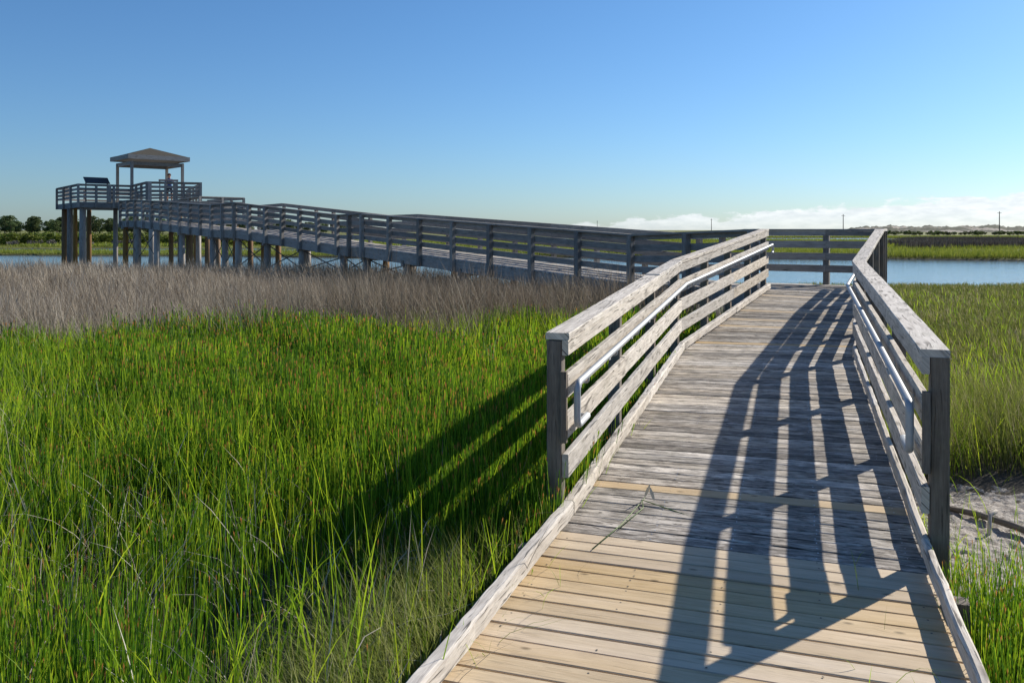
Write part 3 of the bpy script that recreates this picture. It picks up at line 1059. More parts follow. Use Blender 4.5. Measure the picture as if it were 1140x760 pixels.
def grass_mat(name, stops, tip=None, tip_at=.93, tip_share=.6, base=None, trans=.35, rough=.55, spec=.25, tmul=1.0):
    m = NT(name)
    r = m.attr('rnd'); t = m.attr('t')
    geo = m.n('ShaderNodeNewGeometry').outputs['Position']
    patch = m.noise(geo, .55, 3, .55)
    rr = m.math('ADD', r, m.math('MULTIPLY', m.math('SUBTRACT', patch, .5), .5), clamp=True)
    c = m.ramp(rr, stops)
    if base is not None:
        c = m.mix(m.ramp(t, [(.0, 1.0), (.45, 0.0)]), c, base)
    if tip is not None:
        sel = m.math('LESS_THAN', m.math('FRACT', m.math('MULTIPLY', r, 17.3)), tip_share)
        tf_ = m.math('MULTIPLY', m.ramp(t, [(tip_at - .05, 0.0), (tip_at, 1.0)]), sel)
        c = m.mix(tf_, c, tip)
    p = m.n('ShaderNodeBsdfPrincipled')
    m.set(p, 'Base Color', c); m.set(p, 'Roughness', rough); m.set(p, 'Specular IOR Level', spec)
    tr = m.n('ShaderNodeBsdfTranslucent')
    hs = m.n('ShaderNodeHueSaturation'); m.set(hs, 'Color', c); m.set(hs, 'Value', tmul); m.set(hs, 'Hue', .49)
    m.set(tr, 'Color', hs.outputs[0])
    mx = m.n('ShaderNodeMixShader'); m.set(mx, 0, trans)
    m.t.links.new(p.outputs[0], mx.inputs[1]); m.t.links.new(tr.outputs[0], mx.inputs[2])
    m.t.links.new(mx.outputs[0], m.out.inputs[0])
    return m.mat

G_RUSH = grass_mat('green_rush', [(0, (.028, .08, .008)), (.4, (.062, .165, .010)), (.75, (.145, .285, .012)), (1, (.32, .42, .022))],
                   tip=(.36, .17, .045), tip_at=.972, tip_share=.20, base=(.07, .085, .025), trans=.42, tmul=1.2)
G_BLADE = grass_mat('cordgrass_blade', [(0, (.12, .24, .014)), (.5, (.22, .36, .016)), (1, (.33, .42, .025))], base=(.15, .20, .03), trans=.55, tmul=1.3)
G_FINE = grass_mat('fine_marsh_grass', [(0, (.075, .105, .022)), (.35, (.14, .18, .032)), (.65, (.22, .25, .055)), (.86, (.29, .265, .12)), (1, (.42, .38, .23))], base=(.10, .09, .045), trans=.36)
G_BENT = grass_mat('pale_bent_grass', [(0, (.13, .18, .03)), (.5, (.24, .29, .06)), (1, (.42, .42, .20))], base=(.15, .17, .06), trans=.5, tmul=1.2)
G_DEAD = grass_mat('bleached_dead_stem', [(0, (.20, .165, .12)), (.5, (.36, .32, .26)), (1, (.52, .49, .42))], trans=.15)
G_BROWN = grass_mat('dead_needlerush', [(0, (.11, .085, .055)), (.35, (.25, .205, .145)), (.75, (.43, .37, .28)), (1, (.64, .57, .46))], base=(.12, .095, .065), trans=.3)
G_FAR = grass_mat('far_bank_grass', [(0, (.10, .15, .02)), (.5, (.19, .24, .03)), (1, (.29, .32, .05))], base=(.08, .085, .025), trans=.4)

# boardwalk footprint (grass stays out from under it)
FOOT = [(Lb.x - .0, Lb.y)] + [(p.x, p.y) for p in (L0, L1, L2, NEAR[0])] + [(FARL[0].x, FARL[0].y), (Q2.x, Q2.y), (R2.x, R2.y), (RP.x, RP.y), (R1.x, R1.y), (R0.x, R0.y), (Rb.x, Rb.y)]
def inside(poly, P):
    x, y = P[:, 0], P[:, 1]
    c = np.zeros(len(P), bool)
    for i in range(len(poly)):
        (xa, ya), (xb, yb) = poly[i], poly[(i + 1) % len(poly)]
        cond = ((ya > y) != (yb > y)) & (x < (xb - xa) * (y - ya) / (yb - ya + 1e-12) + xa)
        c ^= cond
    return c
def axis_x(y, pts):
    ys = [p[1] for p in pts]; xs = [p[0] for p in pts]
    return np.interp(y, ys, xs)
LEFT_EDGE = [(Lb.x, Lb.y), (L0.x, L0.y), (L1.x, L1.y), (L2.x, L2.y), (5.2, 17)]
RIGHT_EDGE = [(Rb.x, Rb.y), (R0.x, R0.y), (R1.x, R1.y), (RP.x, RP.y), (R2.x, R2.y)]

def scatter(n, y0, y1, slope, side, power=1.0):
    """points in the view wedge; density falls with distance when power < 1"""
    y = y0 + (y1 - y0) * RNG.random(n) ** power
    x = RNG.random(n) * (slope * y + 1.2)
    return np.stack([x * side, y], 1)

def rush_front(x): return 13.5 + .34 * np.minimum(x, 1.5) + .5 * wob(x, 1.1) + .45 * wob(x, 4.0, 1)

def area_pts(dens_fn, x0, x1, y0, y1, cell_max, keep):
    """rejection sample: cell_max = highest density per square metre"""
    n = int((x1 - x0) * (y1 - y0) * cell_max)
    P = np.stack([x0 + (x1 - x0) * RNG.random(n), y0 + (y1 - y0) * RNG.random(n)], 1)
    d = dens_fn(P) / cell_max
    P = P[RNG.random(n) < d]
    return P[keep(P)]

_dirs = [(RNG.random() * 6.28, f, RNG.random() * 6.28) for f in (.9, 1.4, 1.9, 2.7, 3.6, 5.0, 6.5)]
def clump(P):
    s = 0
    for (a, f, ph) in _dirs:
        s = s + np.sin((P[:, 0] * np.cos(a) + P[:, 1] * np.sin(a)) * f + ph + .8 * np.sin(P[:, 0] * f * .37 + P[:, 1] * f * .53 + ph * 2)) / f ** .35
    return s / 3.2
SL = .70
def left_keep(P):
    return (P[:, 0] > -SL * P[:, 1] - 2.6) & (P[:, 0] < axis_x(P[:, 1], LEFT_EDGE) - .03) & (P[:, 1] < rush_front(P[:, 0]) + .2 + 1.3 * RNG.random(len(P)) ** 2)
def dens_rush(P):
    y = np.maximum(P[:, 1], 2.0)
    cl = .66 + .75 * clump(P) - .55 * np.exp(-((P[:, 0] + .75) / .55) ** 2 - ((P[:, 1] - 3.9) / .6) ** 2)
    lod = np.clip(6.5 / y, .28, 1.0)
    # thinner where the fine bent grass grows beside the kerb
    near_k = np.exp(-((P[:, 0] - (axis_x(P[:, 1], LEFT_EDGE) - .35)) / .35) ** 2) * (P[:, 1] < 4.6)
    return 2250 * np.clip(cl, .12, 1.25) * lod * (1 - .75 * near_k)
P = area_pts(dens_rush, -11.5, 4.5, .6, 14.5, 3100, left_keep)
yy = P[:, 1]
H = (.56 + .24 * RNG.random(len(P))) * (1 + .24 * np.clip(clump(P), -1, 1) + .08 * wob(P[:, 0] + .6 * yy, 5.3)) * (.68 + .34 * RNG.random(len(P)))
ke = axis_x(yy, LEFT_EDGE) - P[:, 0]
H *= np.where(yy < 4.7, .72 + .28 * sstep(.1, 1.3, ke), .85 + .15 * sstep(.0, .8, ke))
o = blade_mesh('green_rush', P, .13, H, .0046 * np.maximum(1, yy / 5.0) * (.8 + .5 * RNG.random(len(P))), G_RUSH, 4, .13, .08, stem='spike')
tag(o, 'dense bright green rushes with brown tips left of the boardwalk', 'rushes', kind='stuff')
print('rush', len(P))

P = area_pts(lambda P: (55 + 300 * (clump(P[:, ::-1] + 2.0) > .18)) * (.38 + .62 * sstep(4.5, 7.5, P[:, 1])) + 160 * np.exp(-((P[:, 1] - rush_front(P[:, 0]) + .8) / .8) ** 2) * (P[:, 0] > -3),
             -10.6, 4.5, 2.0, 14.8, 520, left_keep)
H = .56 + .38 * RNG.random(len(P))
H *= np.where(axis_x(P[:, 1], LEFT_EDGE) - P[:, 0] < .5, .75, 1)
o = blade_mesh('cordgrass', P, .13, H, .009 * np.maximum(1, P[:, 1] / 7) * (.7 + .6 * RNG.random(len(P))), G_BLADE, 5, .22, .38)
tag(o, 'taller yellow green cordgrass blades among the rushes', 'cordgrass', kind='stuff')

P = area_pts(lambda P: 60 + 130 * np.exp(-(((P[:, 0] + 4.9) / 1.5) ** 2 + ((P[:, 1] - 8) / 2.0) ** 2)) + 20 * np.exp(-(((P[:, 0] + .9) / .6) ** 2 + ((P[:, 1] - 4.1) / .7) ** 2)),
             -10.6, 4.5, 2.0, 13.5, 260, left_keep)
o = blade_mesh('dead_stems', P, .13, .45 + .35 * RNG.random(len(P)), .0055 * np.maximum(1, P[:, 1] / 6) * (.7 + .6 * RNG.random(len(P))), G_DEAD, 5, .7, .75, stem=True)
tag(o, 'bleached dead stems lying through the green rushes', 'dead stems', kind='stuff')

# soft bent grass along the left kerb
def kerb_keep(P):
    d = axis_x(P[:, 1], LEFT_EDGE) - P[:, 0]
    return (d > .09) & (d < 1.0)
P = area_pts(lambda P: 2600 * np.exp(-((axis_x(P[:, 1], LEFT_EDGE) - P[:, 0] - .3) / .34) ** 2) * np.clip((5.6 - P[:, 1]) / 1.2, .12, 1), -2.2, 1.2, 1.6, 8, 2600, kerb_keep)
o = blade_mesh('bent_grass', P, .14, .42 + .22 * RNG.random(len(P)), .0034, G_BENT, 5, .3, .55, wind=(-.35, -.12))
tag(o, 'fine pale bent grass along the left kerb of the landing', 'bent grass', kind='stuff')

# dead needlerush belt
def nr_keep(P):
    x, y = P[:, 0], P[:, 1]
    f = rush_front(x)
    nx_ = np.interp(y, [p.y for p in NEAR], [p.x for p in NEAR])
    lim = np.where(y < 18.4, np.minimum(axis_x(y, [(1.6, 12), (2.9, 14), (4.0, 15.2), (2.9, 18.4)]), 4.2), nx_ + 2.5)
    return (y > f - .2 - 1.5 * RNG.random(len(P)) ** 3) & (x < lim - .1) & (x > -SL * y - 1.5) & (y < chan1_near(x) + .3) & ~inside([(L1.x, L1.y), (L2.x, L2.y), (R2.x, R2.y), (RP.x, RP.y), (R1.x, R1.y)], P)
def nr_d(P):
    f = P[:, 1] - rush_front(P[:, 0])
    return 480 * np.clip(.62 + .9 * wob(P[:, 0], 2.3) * wob(P[:, 1], 2.0) + .25 * wob(P[:, 0] + P[:, 1], 4.7), .22, 1.15) * np.clip(17 / P[:, 1], .45, 1) * np.where(f < 1.2, 1.15, .85)
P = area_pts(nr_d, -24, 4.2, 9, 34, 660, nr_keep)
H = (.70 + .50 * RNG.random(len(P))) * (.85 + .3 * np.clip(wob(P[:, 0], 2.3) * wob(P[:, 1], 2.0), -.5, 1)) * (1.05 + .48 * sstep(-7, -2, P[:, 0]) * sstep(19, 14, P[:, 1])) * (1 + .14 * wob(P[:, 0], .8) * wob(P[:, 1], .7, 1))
o = blade_mesh('needlerush', P, .12, H, .0065 * np.maximum(1, P[:, 1] / 14) * (.7 + .6 * RNG.random(len(P))), G_BROWN, 4, .36, .42, stem=True, wind=(-.10, -.02), rnd=RNG.random(len(P)) * (1 - .38 * sstep(-7, -1.5, P[:, 0])))  # stems darker to the right: the walkway's shade put into their colour
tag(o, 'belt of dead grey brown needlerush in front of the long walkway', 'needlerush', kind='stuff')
print('needle', len(P))

# right hand meadow
def right_keep(P):
    return (P[:, 0] > axis_x(P[:, 1], RIGHT_EDGE) + .13) & (P[:, 0] < SL * P[:, 1] + 1.0) & (P[:, 1] < chan1_near(P[:, 0]) + .15)
def mudmask(P):
    x, y = P[:, 0], P[:, 1]
    e = ((x - 3.75) / 1.55) ** 2 + ((y - 5.55 - .30 * (x - 3.2)) / 1.08) ** 2 + .13 * wob(x, 3.1) + .13 * wob(y, 4.2)
    return e
def dens_right(P):
    e = mudmask(P)
    d = 1500 * np.clip(.7 + .5 * wob(P[:, 0], 1.4) * wob(P[:, 1], 1.1), .4, 1.1) * np.clip(8 / P[:, 1], .30, 1)
    return np.where(e < 1.0, 0, np.where(e < 1.35, d * .5, d)) * (P[:, 1] > 5.2)
P = area_pts(dens_right, 1.5, 22, 3, 31, 1700, right_keep)
H = .33 + .22 * RNG.random(len(P))
H *= (1 + .28 * wob(P[:, 0], 2.6) * wob(P[:, 1], 2.2, 1)) * (1 + .22 * wob(P[:, 0], .9) * wob(P[:, 1], .6) + .2 * np.exp(-((P[:, 1] - 8) / 2.5) ** 2)) * (1 - .52 * sstep(7.5, 12, P[:, 1]))
o = blade_mesh('meadow_grass', P, .13, H, .005 * np.maximum(1, P[:, 1] / 6.5) * (.7 + .6 * RNG.random(len(P))), G_FINE, 4, .22, .34, wind=(-.16, -.06))
tag(o, 'soft yellow green marsh meadow right of the boardwalk', 'meadow grass', kind='stuff')
print('meadow', len(P))
P = area_pts(lambda P: np.where(mudmask(P) > 1.05, 110 + 190 * sstep(11, 8, P[:, 1]), 3) * np.clip(9 / P[:, 1], .25, 1) * np.clip(1.4 - np.abs(P[:, 1] - 8) / 7, .3, 1), 1.8, 20, 4.4, 26, 430, right_keep)
o = blade_mesh('cordgrass', P, .13, (.30 + .30 * RNG.random(len(P))) * (1 - .35 * sstep(8, 13, P[:, 1])), .006 * np.maximum(1, P[:, 1] / 8) * (.7 + .6 * RNG.random(len(P))), G_BLADE, 5, .3, .5, wind=(-.12, -.04))
tag(o, 'bright green cordgrass blades standing in the right meadow', 'cordgrass', kind='stuff')

# upright rushes at the foot of the right kerb
def rk_keep(P):
    d = P[:, 0] - axis_x(P[:, 1], RIGHT_EDGE)
    return (d > .09) & (mudmask(P) > .35)
P = area_pts(lambda P: 3400 * np.clip(1.15 - (P[:, 0] - axis_x(P[:, 1], RIGHT_EDGE)) / 1.15, .0, 1) * np.clip((4.45 - P[:, 1]) / .5, 0, 1), 1.0, 4.2, 2.6, 4.9, 3400, rk_keep)
o = blade_mesh('green_rush', P, .12, (.26 + .27 * RNG.random(len(P))), .0038 * (.8 + .5 * RNG.random(len(P))), G_RUSH, 4, .16, .12, stem='spike')
tag(o, 'clump of upright green rushes at the foot of the right kerb', 'rushes', kind='stuff')
# sprouts on the mud
P = area_pts(lambda P: np.where((mudmask(P) < 1.1), 13, 0) + 1500 * np.exp(-(((P[:, 0] - 2.62) / .16) ** 2 + ((P[:, 1] - 5.75) / .4) ** 2)), 2.2, 5.4, 4.2, 6.9, 1500, right_keep)
o = blade_mesh('mud_sprouts', P, .12, .07 + .24 * RNG.random(len(P)) ** 1.5, .007, G_BLADE, 4, .6, .6)
tag(o, 'scattered green sprouts growing out of the grey mud', 'sprouts', kind='stuff')

# far banks beyond the creek
def bank_keep(P):
    return (np.abs(P[:, 0]) < .72 * P[:, 1]) & (wet_mask(P[:, 0], P[:, 1]) < .35)
P = area_pts(lambda P: 62 * np.exp(-np.maximum(P[:, 1] - chan1_far(P[:, 0]), 0) / 5.5) + 5.0 * np.clip(90 / P[:, 1], 0, 1), -75, 75, 58, 155, 66, bank_keep)
rt_ = sstep(-20, 10, P[:, 0])
H = (.26 + .30 * rt_) * (.75 + .5 * RNG.random(len(P)))
o = blade_mesh('bank_grass', P, .12, H, .05 * np.maximum(.8, P[:, 1] / 90), G_FAR, 3, .3, .3)
tag(o, 'green cordgrass fringing the far bank of the creek', 'bank grass', kind='stuff')
print('bank', len(P))
P = area_pts(lambda P: 9 * (P[:, 1] < 250), -60, 150, 100, 300, 9,
             lambda P: (np.abs(P[:, 0]) < .72 * P[:, 1]) & (wet_mask(P[:, 0], P[:, 1]) < .3) & (wob(P[:, 0], .05) + wob(P[:, 1], .06, 1) > -.5))
o = blade_mesh('bank_grass', P, .15, .30 + .25 * RNG.random(len(P)), .12, G_FAR, 3, .3, .3)
tag(o, 'distant flat green marsh grass behind the creek', 'bank grass', kind='stuff')
# dark dead rush patches on the right far bank
def dp(P):
    x, y = P[:, 0], P[:, 1]
    return np.where(((y > 92 + 3 * wob(x, .2)) & (y < 106 + 4 * wob(x, .15, 2)) & (x > 47 + 1.5 * wob(y, .3))) | ((y > 134) & (y < 146) & (x > 66 + 4 * wob(y, .4)) & (x < 84)) |
                    ((y > 84 + .5 * wob(x, .5)) & (y < 90) & (x > 40.5) & (x < 44)), 22, 0)
P = area_pts(dp, 38, 100, 80, 152, 22, bank_keep)
o = blade_mesh('needlerush', P, .12, .80 + .35 * RNG.random(len(P)), .085, grass_mat('dark_far_rush', [(0, (.06, .05, .042)), (.6, (.12, .10, .082)), (1, (.18, .155, .12))], trans=.15), 3, .25, .2)
tag(o, 'dark brown dead rush patches on the right far marsh', 'needlerush', kind='stuff')

# loose wisps growing between landing planks
P = []
for k in range(26):
    s = RNG.random() * 2.2 + .1
    side = RNG.random() < .55
    b = (Lb if side else Rb) * 0 + (L0 if side else R0) - DIR * s + RT * ((.08 + .12 * RNG.random()) if side else -(.06 + .35 * RNG.random()))
    P.append((b.x, b.y))
o = blade_mesh('deck_wisps', np.array(P), .50, .08 + .16 * RNG.random(len(P)), .0035, G_BLADE, 5, .9, 1.0)
tag(o, 'thin grass wisps growing up between the landing planks', 'grass wisps', kind='stuff')
# ------------------------------------------------------------------ trees and shrubs
def leaf_cloud(mb, centers, radii, n, size, flat=.8):
    for _ in range(n):
        k = random.randrange(len(centers))
        c, r = centers[k], radii[k]
        while True:
            d = Vector((random.uniform(-1, 1), random.uniform(-1, 1), random.uniform(-1, 1)))
            if .25 < d.length < 1: break
        d = d.normalized() * (d.length ** .35)
        p = c + Vector((d.x * r, d.y * r, d.z * r * flat))
        a = Vector((random.gauss(0, 1), random.gauss(0, 1), random.gauss(0, 1))).normalized()
        b = a.cross(Vector((random.gauss(0, 1), random.gauss(0, 1), random.gauss(0, 1)))).normalized()
        s = size * random.uniform(.6, 1.3)
        b0 = len(mb.v)
        rr = random.random()
        for (x, y) in ((-1, -.55), (.2, -.8), (1, .1), (.1, .8), (-.8, .5)):
            mb.v.append(p + a * (x * s) + b * (y * s)); mb.r.append(rr)
        mb.face([b0 + i for i in range(5)])

def leaf_mat(name, stops, trans=.25):
    m = NT(name)
    c = m.ramp(m.attr('rnd'), stops)
    oi = m.n('ShaderNodeObjectInfo').outputs['Random']
    hs = m.n('ShaderNodeHueSaturation'); m.set(hs, 'Color', c)
    m.set(hs, 'Value', m.math('ADD', .75, m.math('MULTIPLY', oi, .5))); m.set(hs, 'Hue', m.math('ADD', .485, m.math('MULTIPLY', oi, .03)))
    p = m.n('ShaderNodeBsdfPrincipled'); m.set(p, 'Base Color', hs.outputs[0]); m.set(p, 'Roughness', .6); m.set(p, 'Specular IOR Level', .2)
    tr = m.n('ShaderNodeBsdfTranslucent'); m.set(tr, 'Color', hs.outputs[0])
    mx = m.n('ShaderNodeMixShader'); m.set(mx, 0, trans)
    m.t.links.new(p.outputs[0], mx.inputs[1]); m.t.links.new(tr.outputs[0], mx.inputs[2]); m.t.links.new(mx.outputs[0], m.out.inputs[0])
    return m.mat
PINE = leaf_mat('pine_needles', [(0, (.05, .08, .03)), (.6, (.10, .14, .05)), (1, (.16, .195, .075))], .42)
MYR = leaf_mat('myrtle_leaves', [(0, (.07, .10, .018)), (.6, (.13, .165, .025)), (1, (.20, .215, .04))], .35)
GREY = leaf_mat('bare_grey_twigs', [(0, (.10, .09, .08)), (1, (.22, .20, .18))], .1)
DARKB = leaf_mat('dark_scrub_leaves', [(0, (.06, .08, .028)), (.6, (.11, .135, .04)), (1, (.17, .19, .06))], .25)
BARK = simple('pine_bark', (.16, .12, .10), .9, 0, .1, 3, .4)

def make_pine(i, h):
    t = empty('pine_tree')
    tk = MB()
    bx = random.uniform(-.25, .25)
    tk.tube([(0, 0, -.3), (bx * .4, 0, h * .5), (bx, .1, h * .92)], [.17, .13, .04], 7)
    cs, rs = [], []
    for k in range(13 + i):
        a = random.uniform(0, 6.28); z = h * random.uniform(.16, .90)
        rr = (1 - abs(z / h - .6) * 1.3) * h * .27 * random.uniform(.7, 1.25)
        p = Vector((bx * z / h + math.cos(a) * rr, math.sin(a) * rr, z))
        tk.tube([(bx * z / h, 0, z - h * .07), p], [.05, .02], 5)
        cs.append(p); rs.append(h * random.uniform(.13, .20))
    cs.append(Vector((bx, 0, h * .90))); rs.append(h * .12)
    tk.build('trunk', BARK, t)
    cr = MB()
    leaf_cloud(cr, cs, rs, 1000, .27, .8)
    cr.build('crown', PINE, t)
    return t
pines = [make_pine(i, h) for i, h in enumerate((7.4, 8.2, 6.6, 7.8))]
used = [False] * 4
def copy_thing(src):
    c = src.copy(); COL.objects.link(c)
    for ch in src.children:
        d = ch.copy(); COL.objects.link(d); d.parent = c
    return c
k = 0
for row, (dist, step) in enumerate(((380, 3.3), (405, 3.2), (430, 3.3))):
    x = -330.0
    while x < (-110 if row == 0 else -70):
        x += step * random.uniform(.55, 1.5)
        i = random.randrange(4)
        o = copy_thing(pines[i]) if used[i] else pines[i]
        used[i] = True
        o.location = (x * dist / 400, dist + random.uniform(-9, 9), .9)
        o.rotation_euler.z = random.uniform(0, 6.28)
        s = .8 * random.choice((.72, .9, 1.0, 1.1, 1.22)) * random.uniform(.9, 1.12) * (1 - .25 * max(0, (x + 200) / 140))
        o.scale = (s * random.uniform(.95, 1.3), s * random.uniform(.95, 1.3), s)
        tag(o, 'dark green pine in the tree row of trees behind the left marsh', 'pine tree', 'pines along the left horizon')
        k += 1
print('pines', k)

def make_shrub(mat, n, w, h, size, name):
    mb = MB()
    cs = [Vector((random.uniform(-w, w) * .6, random.uniform(-w, w) * .6, h * random.uniform(.3, .72))) for _ in range(7)]
    leaf_cloud(mb, cs, [h * random.uniform(.24, .36) for _ in cs], n, size, .85)
    for c in cs: mb.tube([(c.x * .2, c.y * .2, -.1), c], [.04, .015], 4)
    return mb.build(name, mat)
def row(protos, usedl, fn_pts, label, cat, group, sc):
    for (x, y, z) in fn_pts:
        i = random.randrange(len(protos))
        o = protos[i]
        if usedl[i]:
            o = protos[i].copy(); COL.objects.link(o)
        usedl[i] = True
        s = random.uniform(*sc)
        o.location = (x, y, z); o.scale = (s * random.uniform(.9, 1.4), s * random.uniform(.9, 1.3), s); o.rotation_euler.z = random.uniform(0, 6.28)
        tag(o, label, cat, group)
sh = [make_shrub(MYR, 420, 1.1, 1.7, .11, 'shrub') for _ in range(4)]
pts = []
for y in (112, 118, 125, 133):
    x = -.70 * y
    while x < -.24 * y + random.uniform(-4, 4):
        x += random.uniform(.8, 2.2)
        pts.append((x, y + random.uniform(-2.5, 2.5), .15))
row(sh, [False] * 4, pts, 'yellow green wax myrtle shrub on the far left marsh below the pines', 'shrub', 'yellow green shrubs on the left shore', (.85, 1.15))
print('shrubs', len(pts))
gs = [make_shrub(GREY, 260, 1.0, .9, .07, 'bare_shrub') for _ in range(3)]
pts = []
x = -72.0
while x < -42:
    x += random.uniform(.6, 3.2)
    pts.append((x, 106 + random.uniform(-2, 2), .15))
row(gs, [False] * 3, pts, 'low grey leafless shrub in front of the yellow green shrubs', 'shrub', 'grey bare shrubs on the left shore', (.55, 1.0))
ds = [make_shrub(DARKB, 420, 2.6, 3.0, .26, 'scrub_bush') for _ in range(4)]
pts = []
for y in (300, 322, 345):
    x = .36 * y
    while x < .72 * y:
        x += random.uniform(1.6, 4.2)
        pts.append((x, y + random.uniform(-7, 7), .25))
row(ds, [False] * 4, pts, 'dark green scrub bush in the line below the dunes', 'bush', 'bushes below the dunes', (.34, .62))
print('bushes', len(pts))

# ------------------------------------------------------------------ utility poles
def pole(x, y, h, label, arm=1.6):
    t = empty('utility_pole', (x, y, .3)); tag(t, label, 'utility pole')
    m1 = MB(); m1.tube([(x, y, .1), (x, y, h)], [.20, .14], 8); m1.build('pole', BARK, t)
    if arm:
        m2 = MB(); m2.board((x - arm * .5, y, h - .6), (x + arm * .5, y, h - .6), .12, .14); m2.build('crossarm', BARK, t)
pole(573 / 1.0 * .0 + 190.5, 330, 9.4, 'tallest dark utility pole, rightmost on the horizon beside the dunes')
pole(142.0, 362, 8.9, 'utility pole behind the platform railing where the cloud bank is high')
pole(111.0, 470, 8.4, 'thin utility pole left of the ramp top, above the walkway railing', 1.2)
pole(62.6, 620, 9.0, 'faintest short utility pole, leftmost of the row over the walkway rail', 1.0)

# ------------------------------------------------------------------ small things near the ramp
stick = MB()
stick.tube([(3.12, 6.22, .150), (3.30, 6.0, .165), (3.41, 5.74, .17), (3.52, 5.42, .165), (3.66, 5.1, .15)], [.016, .024, .026, .024, .016], 8)
tag(stick.build('driftwood_stick', wood('driftwood', (.24, .20, .16), (.11, .09, .07)), smooth=True), 'dark driftwood stick lying on the grey mud', 'stick')
stump = MB()
stump.tube(bend([(3.22, 5.70, .10), (3.235, 5.72, .20), (3.26, 5.76, .24), (3.33, 5.80, .25)],   .05, 5), .013, 8)
tag(stump.build('bleached_root', wood('bleached_root', (.52, .49, .45), (.35, .32, .29)), smooth=True), 'short pale bent root standing in the grey mud', 'root')
reed = MB()
reed.tube([(.42, 4.42, .512), (.62, 4.78, .516), (.80, 5.15, .535), (.84, 5.22, .56)], [.003, .0035, .003, .001], 6)
reed.tube([(.60, 4.72, .514), (.78, 5.02, .53), (.79, 5.12, .545), (.95, 5.0, .522), (1.05, 4.9, .516)], [.003, .003, .003, .003, .001], 6)
tag(reed.build('reed_stem', simple('fresh_reed', (.10, .17, .03), .5), smooth=True), 'green reed stems lying bent on the grey planks by the left post', 'reed')
lf = MB()
for s in (-1, 1):
    b0 = len(lf.v)
    for q, w in ((0, .004), (.4, .014), (.75, .011), (1, .001)):
        for e_ in (-1, 1):
            lf.v.append(Vector((.84 + s * .03 * q + e_ * w * .8, 5.14 + .02 * q + e_ * w * .3, .545 + .09 * (1 - q) + (.0 if s < 0 else -.02)))); lf.r.append(.5)
    for i in range(3): lf.face((b0 + 2 * i, b0 + 2 * i + 1, b0 + 2 * i + 3, b0 + 2 * i + 2))
tag(lf.build('dry_leaf', simple('dry_pale_leaf', (.55, .50, .40), .7)), 'small dry pale leaf caught on the reed stems', 'leaf')

# ------------------------------------------------------------------ sky, sun, camera
w = bpy.data.worlds.new('World'); scene.world = w; w.use_nodes = True
nt = w.node_tree
nt.nodes.clear()
class WT(NT):
    def __init__(self, tree): self.t = tree
k = WT(nt)
outw = k.n('ShaderNodeOutputWorld')
bg = k.n('ShaderNodeBackground'); bg.inputs['Strength'].default_value = SKY_STR
sky = k.n('ShaderNodeTexSky'); sky.sky_type = 'NISHITA'; sky.sun_disc = False
sky.sun_elevation = math.radians(SUN_EL); sky.sun_rotation = math.radians(SUN_AZ)
sky.altitude = 0; sky.air_density = AIR; sky.dust_density = DUST; sky.ozone_density = OZONE
dirv = k.n('ShaderNodeTexCoord').outputs['Generated']
s = k.sep(dirv)
hx = k.math('ARCTAN2', s[0], s[1])                    # azimuth from +Y
el = k.math('ARCTAN2', s[2], k.math('SQRT', k.math('ADD', k.math('MULTIPLY', s[0], s[0]), k.math('MULTIPLY', s[1], s[1]))))
azd = k.math('MULTIPLY', hx, 57.2958); eld = k.math('MULTIPLY', el, 57.2958)
cn = k.noise(k.comb(k.math('MULTIPLY', azd, .42), k.math('MULTIPLY', eld, 1.15), 1.3), 1, 7, .62)
cn2 = k.noise(k.comb(k.math('MULTIPLY', azd, .16), 0.0, 8.0), 1, 3, .5)
topm = k.n('ShaderNodeMapRange'); k.set(topm, 'Value', azd); topm.inputs['From Min'].default_value = 1.0; topm.inputs['From Max'].default_value = 31
topm.inputs['To Min'].default_value = .15; topm.inputs['To Max'].default_value = 2.2
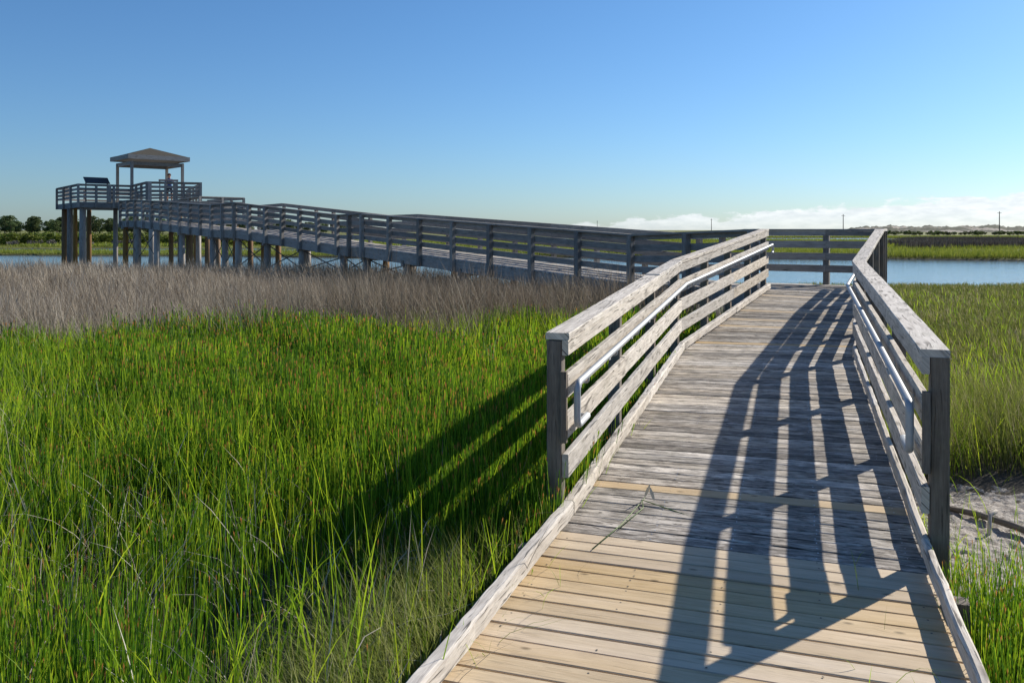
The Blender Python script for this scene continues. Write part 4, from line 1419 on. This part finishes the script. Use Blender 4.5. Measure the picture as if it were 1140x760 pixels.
top = k.math('ADD', topm.outputs[0], k.math('MULTIPLY', k.math('SUBTRACT', cn2, .5), 1.2))
edge = k.math('SUBTRACT', k.math('ADD', top, k.math('MULTIPLY', k.math('SUBTRACT', cn, .5), 2.4)), eld)
body = k.ramp(k.math('ADD', k.math('MULTIPLY', edge, .5), .5), [(.485, 0.0), (.60, .84)])
lowfade = k.ramp(k.math('MULTIPLY', eld, .2), [(.0, .55), (.22, 1.0)])
cshade = k.noise(k.comb(k.math('MULTIPLY', azd, .7), k.math('MULTIPLY', eld, 2.6), 5.0), 1, 6, .6)
cc = k.mix(k.ramp(cshade, [(.36, 0.0), (.62, 1.0)]), tuple(x * CLOUD for x in (.86, .92, .98)), tuple(x * CLOUD * 1.15 for x in (.94, .97, 1.0)))
lp = k.mix(k.math('MULTIPLY', body, lowfade), SKYTINT(k, sky.outputs[0]), cc)
k.t.links.new(lp, bg.inputs[0]); k.t.links.new(bg.outputs[0], outw.inputs[0])

sl = bpy.data.lights.new('sun', 'SUN'); sl.energy = SUN_STR; sl.angle = math.radians(.53); sl.color = (1.0, .93, .82)
so_ = bpy.data.objects.new('sun', sl); COL.objects.link(so_)
a, e_ = math.radians(SUN_AZ), math.radians(SUN_EL)
sd = Vector((math.sin(a) * math.cos(e_), math.cos(a) * math.cos(e_), math.sin(e_)))
so_.rotation_euler = sd.to_track_quat('Z', 'Y').to_euler()
so_.location = sd * 60

cam = bpy.data.cameras.new('camera'); cam.sensor_width = 36; cam.lens = 940 / 1140 * 36
cam.shift_y = -124 / 1140; cam.clip_end = 6000; cam.clip_start = .05
co_ = bpy.data.objects.new('camera', cam); COL.objects.link(co_)
co_.location = (0, 0, EYE); co_.rotation_euler = (math.radians(90), 0, 0)
scene.camera = co_
scene.view_settings.view_transform = 'Standard'; scene.view_settings.look = 'None'
scene.view_settings.exposure = EXPO; scene.view_settings.gamma = 1
scene.view_settings.use_curve_mapping = False
scene.cycles.max_bounces = 8; scene.cycles.transparent_max_bounces = 8
